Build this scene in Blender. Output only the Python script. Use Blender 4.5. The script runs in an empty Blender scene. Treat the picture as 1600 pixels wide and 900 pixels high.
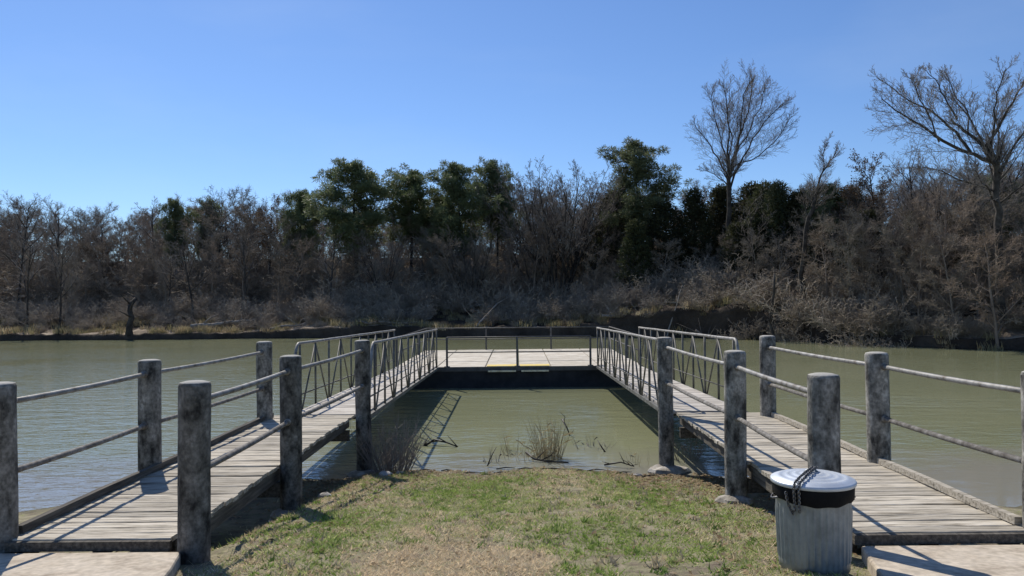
import bpy, math, random
import numpy as np
from mathutils import Vector, Matrix, Euler, noise
R = math.radians
rnd = random.Random(11)
scene = bpy.context.scene
col = scene.collection

# ------------------------------------------------------------------ camera
HC = 2.65                                        # eye height above the water (z = 0)
cam_d = bpy.data.cameras.new('camera'); cam = bpy.data.objects.new('camera', cam_d); col.objects.link(cam)
cam_d.lens = 27.0; cam_d.sensor_width = 36.0; cam_d.clip_start = 0.05; cam_d.clip_end = 5000
cam.matrix_world = (Matrix.Translation((0, 0, HC)) @ Matrix.Rotation(R(0.38), 4, 'Z')
                    @ Matrix.Rotation(R(90.86), 4, 'X') @ Matrix.Rotation(R(-0.62), 4, 'Z'))
scene.camera = cam
# ------------------------------------------------------------------ sky, sun, exposure
SUN_EL, SUN_AZ = 46.0, -28.0                     # azimuth from +Y, negative = to the left
world = bpy.data.worlds.new('World'); scene.world = world; world.use_nodes = True
wn = world.node_tree.nodes; wl = world.node_tree.links
bg = wn['Background']; bg.inputs['Strength'].default_value = 0.1
sky = wn.new('ShaderNodeTexSky'); sky.sky_type = 'NISHITA'; sky.sun_disc = False
sky.sun_elevation = R(SUN_EL); sky.sun_rotation = R(SUN_AZ)
sky.air_density = 1.0; sky.dust_density = 0.15; sky.ozone_density = 2.5; sky.altitude = 100
wb = wn.new('ShaderNodeMix'); wb.data_type = 'RGBA'; wb.blend_type = 'MULTIPLY'; wb.inputs['Factor'].default_value = 1
wb.inputs[7].default_value = (0.77, 0.945, 1.22, 1)   # the camera's white balance: a deeper blue all over the sky
wl.new(sky.outputs[0], wb.inputs[6]); 
# a few faint high wisps, drawn out along one direction
ctc = wn.new('ShaderNodeTexCoord'); cmp_ = wn.new('ShaderNodeMapping'); cmp_.inputs['Scale'].default_value = (1.2, 3.5, 5.0); cmp_.inputs['Rotation'].default_value = (0.3, 0.5, 0.9)
wl.new(ctc.outputs['Generated'], cmp_.inputs['Vector'])
cno = wn.new('ShaderNodeTexNoise'); cno.inputs['Scale'].default_value = 1.3; cno.inputs['Detail'].default_value = 5; cno.inputs['Roughness'].default_value = 0.55
wl.new(cmp_.outputs[0], cno.inputs['Vector'])
cmr = wn.new('ShaderNodeMapRange'); cmr.inputs['From Min'].default_value = 0.5; cmr.inputs['From Max'].default_value = 0.8; cmr.inputs['To Max'].default_value = 0.10
wl.new(cno.outputs['Fac'], cmr.inputs['Value'])
cmx = wn.new('ShaderNodeMix'); cmx.data_type = 'RGBA'; wl.new(cmr.outputs[0], cmx.inputs['Factor']); wl.new(wb.outputs[2], cmx.inputs[6]); cmx.inputs[7].default_value = (7.5, 8.6, 9.8, 1)
wl.new(cmx.outputs[2], bg.inputs[0])
sd = Vector((math.sin(R(SUN_AZ)) * math.cos(R(SUN_EL)), math.cos(R(SUN_AZ)) * math.cos(R(SUN_EL)), math.sin(R(SUN_EL))))
sun_d = bpy.data.lights.new('sun', 'SUN'); sun_d.energy = 4.8; sun_d.angle = R(0.5); sun_d.color = (1, 0.94, 0.85)
sun = bpy.data.objects.new('sun', sun_d); col.objects.link(sun)
sun.rotation_euler = sd.to_track_quat('Z', 'Y').to_euler(); sun.location = sd * 200
scene.view_settings.view_transform = 'Standard'; scene.view_settings.look = 'None'
scene.view_settings.exposure = 0.0; scene.view_settings.gamma = 1.0; scene.view_settings.use_curve_mapping = False
scene.render.engine = 'CYCLES'
scene.cycles.max_bounces = 4; scene.cycles.diffuse_bounces = 2; scene.cycles.glossy_bounces = 2
scene.cycles.transmission_bounces = 4; scene.cycles.use_denoising = True

# ------------------------------------------------------------------ materials
def mat(name, stops, scale=4.0, detail=6, rough=0.85, bump=0.0, bscale=None, vec='Object', stretch=(1, 1, 1),
        rand=0.0, metallic=0.0, spec=0.3, trans=0.0, rand_hue=None, bdist=0.02):
    m = bpy.data.materials.new(name); m.use_nodes = True
    n = m.node_tree.nodes; l = m.node_tree.links; b = n['Principled BSDF']
    tc = n.new('ShaderNodeTexCoord'); mp = n.new('ShaderNodeMapping'); mp.inputs['Scale'].default_value = stretch
    l.new(tc.outputs[vec], mp.inputs['Vector'])
    oi = n.new('ShaderNodeObjectInfo')
    ad = n.new('ShaderNodeVectorMath'); ad.operation = 'MULTIPLY_ADD'
    l.new(oi.outputs['Random'], ad.inputs[0]); ad.inputs[1].default_value = (17, 31, 23) if vec == 'Object' and rand else (0, 0, 0)
    l.new(mp.outputs[0], ad.inputs[2])
    t = n.new('ShaderNodeTexNoise'); t.inputs['Scale'].default_value = scale; t.inputs['Detail'].default_value = detail
    t.inputs['Roughness'].default_value = 0.65
    l.new(ad.outputs[0], t.inputs['Vector'])
    cr = n.new('ShaderNodeValToRGB'); e = cr.color_ramp.elements
    while len(e) > 1: e.remove(e[-1])
    e[0].position, e[0].color = stops[0][0], (*stops[0][1], 1)
    for p, c in stops[1:]:
        k = e.new(p); k.color = (*c, 1)
    l.new(t.outputs['Fac'], cr.inputs[0])
    out = cr.outputs[0]
    if rand:
        mr = n.new('ShaderNodeMapRange'); mr.inputs['To Min'].default_value = 1 - rand; mr.inputs['To Max'].default_value = 1 + rand
        l.new(oi.outputs['Random'], mr.inputs['Value'])
        mx = n.new('ShaderNodeMix'); mx.data_type = 'RGBA'; mx.blend_type = 'MULTIPLY'; mx.inputs['Factor'].default_value = 1
        l.new(out, mx.inputs[6]); l.new(mr.outputs[0], mx.inputs[7]); out = mx.outputs[2]
        if rand_hue:
            m2 = n.new('ShaderNodeMath'); m2.operation = 'MULTIPLY_ADD'; m2.inputs[1].default_value = 7.31; m2.inputs[2].default_value = 0
            l.new(oi.outputs['Random'], m2.inputs[0])
            fr = n.new('ShaderNodeMath'); fr.operation = 'FRACT'; l.new(m2.outputs[0], fr.inputs[0])
            m3 = n.new('ShaderNodeMath'); m3.operation = 'MULTIPLY'; m3.inputs[1].default_value = 0.7; l.new(fr.outputs[0], m3.inputs[0])
            mx2 = n.new('ShaderNodeMix'); mx2.data_type = 'RGBA'
            l.new(m3.outputs[0], mx2.inputs['Factor']); l.new(out, mx2.inputs[6]); mx2.inputs[7].default_value = (*rand_hue, 1); out = mx2.outputs[2]
    l.new(out, b.inputs['Base Color'])
    b.inputs['Roughness'].default_value = rough; b.inputs['Metallic'].default_value = metallic
    b.inputs['Specular IOR Level'].default_value = spec
    if bump:
        bt = n.new('ShaderNodeTexNoise'); bt.inputs['Scale'].default_value = bscale or scale * 4; bt.inputs['Detail'].default_value = 5
        l.new(ad.outputs[0], bt.inputs['Vector'])
        bn = n.new('ShaderNodeBump'); bn.inputs['Strength'].default_value = bump; bn.inputs['Distance'].default_value = bdist
        l.new(bt.outputs['Fac'], bn.inputs['Height']); l.new(bn.outputs[0], b.inputs['Normal'])
    if trans:
        tr = n.new('ShaderNodeBsdfTranslucent'); l.new(out, tr.inputs['Color'])
        ms = n.new('ShaderNodeMixShader'); ms.inputs[0].default_value = trans
        l.new(b.outputs[0], ms.inputs[1]); l.new(tr.outputs[0], ms.inputs[2]); l.new(ms.outputs[0], n['Material Output'].inputs[0])
    return m

M = {}
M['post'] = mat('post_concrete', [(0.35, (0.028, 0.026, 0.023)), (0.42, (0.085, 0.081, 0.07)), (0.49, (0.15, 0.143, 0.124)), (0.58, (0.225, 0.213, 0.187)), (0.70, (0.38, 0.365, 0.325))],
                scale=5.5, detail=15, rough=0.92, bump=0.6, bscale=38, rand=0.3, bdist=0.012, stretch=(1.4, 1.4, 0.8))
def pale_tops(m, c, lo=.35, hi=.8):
    """upward faces painted paler, sunlight put into the colour"""
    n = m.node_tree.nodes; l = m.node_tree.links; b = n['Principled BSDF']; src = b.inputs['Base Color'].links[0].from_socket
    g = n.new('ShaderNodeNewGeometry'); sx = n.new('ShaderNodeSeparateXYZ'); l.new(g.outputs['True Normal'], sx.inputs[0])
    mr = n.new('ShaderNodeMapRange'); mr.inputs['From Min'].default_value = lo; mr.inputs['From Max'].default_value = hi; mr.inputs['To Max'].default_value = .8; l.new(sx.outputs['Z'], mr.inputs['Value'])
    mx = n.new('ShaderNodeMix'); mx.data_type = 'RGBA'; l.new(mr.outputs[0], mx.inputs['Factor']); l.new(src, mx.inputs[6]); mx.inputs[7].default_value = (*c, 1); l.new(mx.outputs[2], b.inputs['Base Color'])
def specks(m, scale, lo, hi):
    n = m.node_tree.nodes; l = m.node_tree.links; b = n['Principled BSDF']; src = b.inputs['Base Color'].links[0].from_socket
    tc = n.new('ShaderNodeTexCoord'); t = n.new('ShaderNodeTexNoise'); t.inputs['Scale'].default_value = scale; t.inputs['Detail'].default_value = 4; l.new(tc.outputs['Object'], t.inputs['Vector'])
    mr = n.new('ShaderNodeMapRange'); mr.inputs['From Min'].default_value = .35; mr.inputs['From Max'].default_value = .65; mr.inputs['To Min'].default_value = lo; mr.inputs['To Max'].default_value = hi; l.new(t.outputs['Fac'], mr.inputs['Value'])
    mx = n.new('ShaderNodeMix'); mx.data_type = 'RGBA'; mx.blend_type = 'MULTIPLY'; mx.inputs['Factor'].default_value = 1; l.new(src, mx.inputs[6]); l.new(mr.outputs[0], mx.inputs[7]); l.new(mx.outputs[2], b.inputs['Base Color'])
specks(M['post'], 32, .7, 1.28)
pale_tops(M['post'], (0.46, 0.44, 0.39))  # sunlit look of the post tops, mixed into the concrete colour
M['plank'] = mat('weathered_plank', [(0.30, (0.10, 0.083, 0.062)), (0.40, (0.27, 0.235, 0.18)), (0.5, (0.46, 0.41, 0.325)), (0.62, (0.58, 0.525, 0.43)), (0.75, (0.68, 0.63, 0.54))],
                 scale=6, detail=12, rough=0.92, bump=0.8, bscale=18, stretch=(0.45, 6, 6), rand=0.24, bdist=0.01)
M['beam'] = mat('old_timber', [(0.3, (0.04, 0.035, 0.03)), (0.5, (0.10, 0.088, 0.07)), (0.7, (0.19, 0.168, 0.135))], scale=5, rough=0.92,
                bump=0.4, bscale=20, stretch=(6, 0.4, 6), rand=0.1)
M['pipe'] = mat('galvanised_pipe', [(0.32, (0.10, 0.08, 0.06)), (0.45, (0.21, 0.2, 0.18)), (0.7, (0.36, 0.35, 0.325))], scale=9, rough=0.6, metallic=0.25,
                bump=0.3, bscale=60, rand=0.08, spec=0.4, bdist=0.005)
M['rusty_pipe'] = mat('rusty_pipe', [(0.3, (0.07, 0.06, 0.05)), (0.5, (0.17, 0.155, 0.135)), (0.68, (0.30, 0.285, 0.26))], scale=14, rough=0.85,
                      bump=0.5, bscale=60, rand=0.1, bdist=0.004)
M['truss'] = mat('truss_metal', [(0.3, (0.06, 0.055, 0.048)), (0.5, (0.12, 0.115, 0.10)), (0.7, (0.2, 0.195, 0.18))], scale=6, rough=0.65, metallic=0.2, rand=0.1)
M['dark_truss'] = mat('dark_rail_metal', [(0.3, (0.05, 0.048, 0.045)), (0.7, (0.12, 0.115, 0.11))], scale=6, rough=0.6, rand=0.1)
M['panel'] = mat('pale_deck_panel', [(0.3, (0.40, 0.35, 0.27)), (0.5, (0.54, 0.485, 0.39)), (0.7, (0.64, 0.59, 0.49))], scale=2.5, rough=0.9, rand=0.08, bump=0.2)
M['gang_panel'] = mat('gangway_panel', [(0.3, (0.30, 0.26, 0.21)), (0.5, (0.46, 0.42, 0.36)), (0.7, (0.58, 0.54, 0.47))], scale=2.5, rough=0.9, rand=0.15, bump=0.2)
M['float'] = mat('dock_float', [(0.3, (0.012, 0.013, 0.016)), (0.7, (0.035, 0.036, 0.04))], scale=3, rough=0.8)
M['yellow'] = mat('worn_yellow_paint', [(0.36, (0.55, 0.5, 0.38)), (0.5, (0.75, 0.55, 0.12)), (0.7, (0.8, 0.62, 0.16))], scale=9, rough=0.8)
M['bumper'] = mat('pale_bumper', [(0.35, (0.45, 0.38, 0.24)), (0.6, (0.82, 0.74, 0.52))], scale=6, rough=0.8)
M['slab'] = mat('slab_concrete', [(0.32, (0.24, 0.195, 0.145)), (0.40, (0.40, 0.335, 0.255)), (0.48, (0.485, 0.415, 0.32)), (0.56, (0.51, 0.44, 0.345)), (0.68, (0.58, 0.5, 0.40))], scale=3.2, detail=10, rough=0.93, bump=0.3, bscale=70, bdist=0.006)
specks(M['slab'], 18, .82, 1.14)
M['footing'] = mat('footing_concrete', [(0.3, (0.16, 0.14, 0.11)), (0.5, (0.33, 0.295, 0.24)), (0.7, (0.6, 0.56, 0.49))], scale=7, rough=0.93, bump=0.5, rand=0.15)
M['can'] = mat('galvanised_can', [(0.3, (0.20, 0.22, 0.222)), (0.5, (0.27, 0.295, 0.297)), (0.7, (0.33, 0.355, 0.357))], scale=9, detail=3, rough=0.45, metallic=0.4, spec=0.5)
M['lid'] = mat('galvanised_lid', [(0.3, (0.45, 0.49, 0.53)), (0.6, (0.62, 0.66, 0.70))], scale=5, rough=0.45, metallic=0.35, spec=0.5, bump=0.05)
M['liner'] = mat('black_liner', [(0.3, (0.006, 0.006, 0.007)), (0.7, (0.012, 0.012, 0.013))], scale=8, rough=0.6, bump=0.3, bscale=14, spec=0.1)
M['chain'] = mat('steel_chain', [(0.35, (0.03, 0.03, 0.03)), (0.65, (0.28, 0.28, 0.28))], scale=20, rough=0.4, metallic=0.7)
M['cable'] = mat('dark_cable', [(0.3, (0.02, 0.02, 0.02)), (0.7, (0.05, 0.05, 0.05))], rough=0.6)
M['bark'] = mat('bark', [(0.3, (0.02, 0.017, 0.014)), (0.5, (0.05, 0.043, 0.036)), (0.7, (0.10, 0.088, 0.075))], scale=3, rough=0.95, rand=0.25, bump=0.3)
M['twig'] = mat('twig', [(0.3, (0.13, 0.108, 0.088)), (0.5, (0.21, 0.178, 0.15)), (0.7, (0.29, 0.255, 0.22))], scale=0.6, rough=0.95, rand=0.3, rand_hue=(0.24, 0.22, 0.2))
M['wood_mass'] = mat('woodland_twig', [(0.3, (0.075, 0.058, 0.045)), (0.5, (0.13, 0.102, 0.08)), (0.7, (0.18, 0.15, 0.12))], scale=0.12, rough=0.95)
M['brush'] = mat('brush_twig', [(0.32, (0.13, 0.108, 0.085)), (0.44, (0.29, 0.24, 0.185)), (0.55, (0.43, 0.365, 0.285)), (0.68, (0.34, 0.31, 0.265))], scale=0.45, rough=0.95)
M['pine'] = mat('pine_needle', [(0.3, (0.08, 0.115, 0.05)), (0.5, (0.15, 0.19, 0.085)), (0.7, (0.235, 0.26, 0.13))], scale=0.7, rough=0.55, rand=0.2, trans=0.4, rand_hue=(0.13, 0.14, 0.075))
M['cedar'] = mat('cedar_foliage', [(0.3, (0.025, 0.036, 0.016)), (0.5, (0.05, 0.062, 0.026)), (0.7, (0.09, 0.095, 0.042))], scale=0.7, rough=0.7, rand=0.3, trans=0.3, rand_hue=(0.05, 0.045, 0.022))
M['brown_leaf'] = mat('brown_leaf', [(0.3, (0.07, 0.045, 0.025)), (0.6, (0.15, 0.095, 0.05))], scale=0.8, rough=0.8, rand=0.25, trans=0.25)
M['reed'] = mat('dry_reed', [(0.3, (0.28, 0.225, 0.12)), (0.6, (0.52, 0.43, 0.25))], scale=3, rough=0.85, rand=0.2, trans=0.15)
M['dead'] = mat('dead_wood', [(0.3, (0.06, 0.05, 0.04)), (0.5, (0.15, 0.125, 0.1)), (0.7, (0.3, 0.26, 0.21))], scale=4, rough=0.93, bump=0.4, rand=0.25)
M['wet_wood'] = mat('wet_dark_wood', [(0.3, (0.012, 0.01, 0.008)), (0.7, (0.05, 0.042, 0.034))], scale=6, rough=0.55, rand=0.2)
M['log'] = mat('bleached_log', [(0.3, (0.12, 0.1, 0.08)), (0.6, (0.33, 0.29, 0.24))], scale=3, rough=0.92, bump=0.4, rand=0.1)
M['stone'] = mat('pale_stone', [(0.3, (0.22, 0.2, 0.17)), (0.6, (0.5, 0.47, 0.42))], scale=6, rough=0.95, bump=0.4, rand=0.25)
M['leaf'] = mat('dead_leaf', [(0.3, (0.12, 0.075, 0.035)), (0.5, (0.27, 0.19, 0.10)), (0.7, (0.42, 0.34, 0.22))], scale=9, rough=0.9, trans=0.15)

def water_mat():
    m = bpy.data.materials.new('lake_water'); m.use_nodes = True
    n = m.node_tree.nodes; l = m.node_tree.links; b = n['Principled BSDF']
    tc = n.new('ShaderNodeTexCoord')
    t0 = n.new('ShaderNodeTexNoise'); t0.inputs['Scale'].default_value = 0.12; t0.inputs['Detail'].default_value = 3
    l.new(tc.outputs['Object'], t0.inputs['Vector'])
    cr = n.new('ShaderNodeValToRGB'); e = cr.color_ramp.elements
    e[0].position, e[0].color = 0.35, (0.24, 0.25, 0.14, 1); e[1].position, e[1].color = 0.7, (0.285, 0.295, 0.175, 1)
    l.new(t0.outputs['Fac'], cr.inputs[0])
    # stirred mud in the shallows along the near shore
    s0 = n.new('ShaderNodeSeparateXYZ'); l.new(tc.outputs['Object'], s0.inputs[0])
    t1 = n.new('ShaderNodeTexNoise'); t1.inputs['Scale'].default_value = 0.9; t1.inputs['Detail'].default_value = 4; l.new(tc.outputs['Object'], t1.inputs['Vector'])
    ma = n.new('ShaderNodeMath'); ma.operation = 'MULTIPLY_ADD'; ma.inputs[1].default_value = 3.0; l.new(t1.outputs['Fac'], ma.inputs[0]); l.new(s0.outputs['Y'], ma.inputs[2])
    m0 = n.new('ShaderNodeMapRange'); m0.inputs['From Min'].default_value = 15.6; m0.inputs['From Max'].default_value = 13.0; l.new(ma.outputs[0], m0.inputs['Value'])
    mxs = n.new('ShaderNodeMix'); mxs.data_type = 'RGBA'; l.new(m0.outputs[0], mxs.inputs['Factor']); l.new(cr.outputs[0], mxs.inputs[6]); mxs.inputs[7].default_value = (0.26, 0.25, 0.20, 1)
    l.new(mxs.outputs[2], b.inputs['Base Color'])
    b.inputs['Roughness'].default_value = 0.05; b.inputs['IOR'].default_value = 1.62
    def wave(scale, st, det):
        mp = n.new('ShaderNodeMapping'); mp.inputs['Scale'].default_value = st; mp.inputs['Rotation'].default_value = (0, 0, R(18))
        l.new(tc.outputs['Object'], mp.inputs['Vector'])
        t = n.new('ShaderNodeTexNoise'); t.inputs['Scale'].default_value = scale; t.inputs['Detail'].default_value = det
        t.inputs['Distortion'].default_value = 0.4
        l.new(mp.outputs[0], t.inputs['Vector']); return t.outputs['Fac']
    a = wave(1.5, (0.7, 1.7, 1), 2); c = wave(6.5, (0.7, 1.6, 1), 3)
    # calmer and rougher patches of wind
    pt = n.new('ShaderNodeTexNoise'); pt.inputs['Scale'].default_value = 0.16; pt.inputs['Detail'].default_value = 2
    l.new(tc.outputs['Object'], pt.inputs['Vector'])
    pr = n.new('ShaderNodeMapRange'); pr.inputs['From Min'].default_value = 0.35; pr.inputs['From Max'].default_value = 0.65
    pr.inputs['To Min'].default_value = 0.10; pr.inputs['To Max'].default_value = 1.25
    # the open water on the left takes the wind, the sheltered water on the right stays calmer
    sx = n.new('ShaderNodeSeparateXYZ'); l.new(tc.outputs['Object'], sx.inputs[0])
    wx = n.new('ShaderNodeMapRange'); wx.inputs['From Min'].default_value = 1.0; wx.inputs['From Max'].default_value = -6.0
    wx.inputs['To Min'].default_value = -0.08; wx.inputs['To Max'].default_value = 0.16; l.new(sx.outputs['X'], wx.inputs['Value'])
    sm = n.new('ShaderNodeMath'); sm.operation = 'ADD'; l.new(pt.outputs['Fac'], sm.inputs[0]); l.new(wx.outputs[0], sm.inputs[1])
    l.new(sm.outputs[0], pr.inputs['Value'])
    b1 = n.new('ShaderNodeBump'); b1.inputs['Distance'].default_value = 0.03; l.new(a, b1.inputs['Height']); l.new(pr.outputs[0], b1.inputs['Strength'])
    b2 = n.new('ShaderNodeBump'); b2.inputs['Distance'].default_value = 0.014; l.new(c, b2.inputs['Height']); l.new(pr.outputs[0], b2.inputs['Strength'])
    l.new(b1.outputs[0], b2.inputs['Normal']); l.new(b2.outputs[0], b.inputs['Normal'])
    return m
M['water'] = water_mat()

def ground_mat(name, far):
    m = bpy.data.materials.new(name); m.use_nodes = True
    n = m.node_tree.nodes; l = m.node_tree.links; b = n['Principled BSDF']
    tc = n.new('ShaderNodeTexCoord')
    def nz(s, d, st=(1, 1, 1)):
        mp = n.new('ShaderNodeMapping'); mp.inputs['Scale'].default_value = st; l.new(tc.outputs['Object'], mp.inputs['Vector'])
        t = n.new('ShaderNodeTexNoise'); t.inputs['Scale'].default_value = s; t.inputs['Detail'].default_value = d; t.inputs['Roughness'].default_value = 0.7
        l.new(mp.outputs[0], t.inputs['Vector']); return t.outputs['Fac']
    def ramp(f, st):
        cr = n.new('ShaderNodeValToRGB'); e = cr.color_ramp.elements
        while len(e) > 1: e.remove(e[-1])
        e[0].position, e[0].color = st[0][0], (*st[0][1], 1)
        for p, c in st[1:]: e.new(p).color = (*c, 1)
        l.new(f, cr.inputs[0]); return cr.outputs[0]
    if far:
        c = ramp(nz(0.35, 8), [(0.3, (0.12, 0.09, 0.06)), (0.45, (0.26, 0.205, 0.145)), (0.6, (0.40, 0.325, 0.24)), (0.75, (0.22, 0.2, 0.10))])
        bs, bd = 3.0, 0.25
        if far == 2: c = ramp(nz(0.5, 8), [(0.3, (0.025, 0.019, 0.013)), (0.5, (0.062, 0.046, 0.033)), (0.7, (0.11, 0.084, 0.06))])
    else:
        c = ramp(nz(5, 10), [(0.30, (0.09, 0.072, 0.05)), (0.42, (0.22, 0.18, 0.125)), (0.52, (0.27, 0.25, 0.14)), (0.62, (0.36, 0.30, 0.215)), (0.75, (0.22, 0.22, 0.10))])
        bs, bd = 25, 0.04
    # wet dark soil close to the water level: a real stain, follows height
    sx = n.new('ShaderNodeSeparateXYZ'); l.new(tc.outputs['Object'], sx.inputs[0])
    mr = n.new('ShaderNodeMapRange'); mr.inputs['From Min'].default_value = 0.0; mr.inputs['From Max'].default_value = 0.09
    mr.inputs['To Min'].default_value = 0.45; mr.inputs['To Max'].default_value = 1.0; l.new(sx.outputs['Z'], mr.inputs['Value'])
    mx = n.new('ShaderNodeMix'); mx.data_type = 'RGBA'; mx.blend_type = 'MULTIPLY'; mx.inputs['Factor'].default_value = 1
    l.new(c, mx.inputs[6]); l.new(mr.outputs[0], mx.inputs[7]); l.new(mx.outputs[2], b.inputs['Base Color'])
    b.inputs['Roughness'].default_value = 0.95; b.inputs['Specular IOR Level'].default_value = 0.2
    bn = n.new('ShaderNodeBump'); bn.inputs['Strength'].default_value = 0.8; bn.inputs['Distance'].default_value = bd
    l.new(nz(bs, 6), bn.inputs['Height']); l.new(bn.outputs[0], b.inputs['Normal'])
    return m
M['near_ground'] = ground_mat('near_bank_soil', False)
M['far_ground'] = ground_mat('far_bank_sand', 1)
M['far_litter'] = ground_mat('far_bank_leaf_mould', 2)

def attr_mat(name, trans=0.2):
    m = bpy.data.materials.new(name); m.use_nodes = True
    n = m.node_tree.nodes; l = m.node_tree.links; b = n['Principled BSDF']
    a = n.new('ShaderNodeAttribute'); a.attribute_name = 'tint'
    l.new(a.outputs['Color'], b.inputs['Base Color']); b.inputs['Roughness'].default_value = 0.85; b.inputs['Specular IOR Level'].default_value = 0.2
    tr = n.new('ShaderNodeBsdfTranslucent'); l.new(a.outputs['Color'], tr.inputs['Color'])
    ms = n.new('ShaderNodeMixShader'); ms.inputs[0].default_value = trans
    l.new(b.outputs[0], ms.inputs[1]); l.new(tr.outputs[0], ms.inputs[2]); l.new(ms.outputs[0], n['Material Output'].inputs[0])
    return m
M['grass'] = attr_mat('grass_blade', 0.45)

# ------------------------------------------------------------------ helpers
ORG = {}
def tag(o, label=None, cat=None, group=None, kind=None):
    if label: o['label'] = label
    if cat: o['category'] = cat
    if group: o['group'] = group
    if kind: o['kind'] = kind
    return o
def empty(name, loc, label=None, cat=None, group=None):
    o = bpy.data.objects.new(name, None); col.objects.link(o); o.location = loc; o.empty_display_size = 0.2
    ORG[o.name] = Vector(loc); return tag(o, label, cat, group)
def link(name, me, parent=None, loc=(0, 0, 0)):
    """link a mesh; loc is a world position, turned into the parent's frame"""
    o = bpy.data.objects.new(name, me); col.objects.link(o)
    w = Vector(loc)
    if parent is not None:
        o.parent = parent; o.location = w - ORG[parent.name]
    else:
        o.location = w
    ORG[o.name] = w
    return o
class MB:
    def __init__(s): s.v = []; s.f = []
    def box(s, c, size, rot=None):
        x, y, z = [d / 2 for d in size]; b = len(s.v); c = Vector(c)
        for i in range(8):
            p = Vector((x if i & 1 else -x, y if i & 2 else -y, z if i & 4 else -z))
            if rot is not None: p = rot @ p
            s.v.append(tuple(p + c))
        for q in ((0, 2, 3, 1), (4, 5, 7, 6), (0, 1, 5, 4), (2, 6, 7, 3), (0, 4, 6, 2), (1, 3, 7, 5)): s.f.append(tuple(b + i for i in q))
        return s
    def tube(s, pts, rad, k=8, cap=True):
        n = len(pts); b = len(s.v)
        if not hasattr(rad, '__len__'): rad = [rad] * n
        pts = [Vector(p) for p in pts]
        d0 = (pts[1] - pts[0]).normalized()
        u = d0.orthogonal().normalized()
        for i in range(n):
            d = (pts[min(i + 1, n - 1)] - pts[max(i - 1, 0)]).normalized()
            u = (u - d * u.dot(d)).normalized(); w = d.cross(u)
            for j in range(k):
                a = 2 * math.pi * j / k
                s.v.append(tuple(pts[i] + (u * math.cos(a) + w * math.sin(a)) * rad[i]))
        for i in range(n - 1):
            for j in range(k):
                j2 = (j + 1) % k
                s.f.append((b + i * k + j, b + i * k + j2, b + (i + 1) * k + j2, b + (i + 1) * k + j))
        if cap:
            s.f.append(tuple(b + j for j in reversed(range(k)))); s.f.append(tuple(b + (n - 1) * k + j for j in range(k)))
        return s
    def lathe(s, prof, k=32, c=(0, 0, 0), rf=None):
        """prof: (r, z) list; rf(angle, i) scales the radius"""
        b = len(s.v); n = len(prof)
        for i, (r, z) in enumerate(prof):
            for j in range(k):
                a = 2 * math.pi * j / k; q = r * (rf(a, i) if rf else 1)
                s.v.append((c[0] + q * math.cos(a), c[1] + q * math.sin(a), c[2] + z))
        for i in range(n - 1):
            for j in range(k):
                j2 = (j + 1) % k; s.f.append((b + i * k + j, b + i * k + j2, b + (i + 1) * k + j2, b + (i + 1) * k + j))
        s.f.append(tuple(b + j for j in reversed(range(k)))); s.f.append(tuple(b + (n - 1) * k + j for j in range(k)))
        return s
    def mesh(s, name, m, smooth=False, org=(0, 0, 0)):
        me = bpy.data.meshes.new(name)
        ox, oy, oz = org
        me.from_pydata([(x - ox, y - oy, z - oz) for x, y, z in s.v] if any(org) else s.v, [], s.f)
        me.materials.append(m); me.validate()
        if smooth: me.shade_smooth()
        return me
    def build(s, name, m, parent=None, smooth=False, org=None):
        o = ORG[parent.name] if (parent is not None and org is None) else Vector(org or (0, 0, 0))
        return link(name, s.mesh(name, m, smooth, tuple(o)), parent, o)
def bevel(o, w=0.008, seg=2):
    b = o.modifiers.new('bevel', 'BEVEL'); b.width = w; b.segments = seg; b.limit_method = 'ANGLE'; return o
def np_mesh(name, V, F, m, smooth=False):
    """V (n,3), F (t,3) -> mesh"""
    me = bpy.data.meshes.new(name); V = np.asarray(V, np.float32); F = np.asarray(F, np.int32)
    me.vertices.add(len(V)); me.vertices.foreach_set('co', V.ravel())
    k = F.shape[1]
    me.loops.add(F.size); me.loops.foreach_set('vertex_index', F.ravel())
    me.polygons.add(len(F)); me.polygons.foreach_set('loop_start', np.arange(0, F.size, k, dtype=np.int32))
    me.update(calc_edges=True); me.materials.append(m)
    if smooth: me.shade_smooth()
    return me
def hor(px): return 468 - 0.0108 * (px - 800)
def X_at(px, D): return (px - 808) / 1200 * D
def Z_at(px, py, D): return HC + (hor(px) - py) * D / 1200

# ------------------------------------------------------------------ ground and water
def nshore(x): return 12.0 - 0.055 * min(abs(x), 8) ** 2 + 0.45 * noise.noise((x * 0.9, 3.1, 0)) + 0.16 * noise.noise((x * 3.1, 7.7, 0)) + 0.06 * noise.noise((x * 9, 5.7, 0))
def near_z(x, y):
    d = nshore(x) - y
    if d > 0:
        z = 0.128 * d
        if z > 0.95: z = 0.95 + (z - 0.95) * 0.15
    else: z = max(-1.6, 0.16 * d)
    z += 0.03 * noise.noise((x * 1.1, y * 1.1, 0)) + 0.012 * noise.noise((x * 4, y * 4, 2))
    if 5.95 < y < 12 and abs(x) > 2.4:
        k = min(1, (abs(x) - 2.4) / .35) * min(1, (y - 5.95) / .6) * max(0, min(1, (5.2 - abs(x)) / .9))
        if z > 0: z = max(z - .22 * k, min(z, .05 + .02 * noise.noise((x * 3, y * 3, 9))))
    if 2.1 < abs(x) < 4.5 and y < 6.0: z = min(z, 0.70 + 0.11 * (5.8 - y))
    return z
def grid_mesh(name, xs, ys, fz, m):
    V = [(x, y, fz(x, y)) for y in ys for x in xs]; nx = len(xs)
    F = [(j * nx + i, j * nx + i + 1, (j + 1) * nx + i + 1, (j + 1) * nx + i) for j in range(len(ys) - 1) for i in range(nx - 1)]
    return np_mesh(name, V, F, m, True)
def span(a, b, n): return [a + (b - a) * i / n for i in range(n + 1)]
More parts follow.
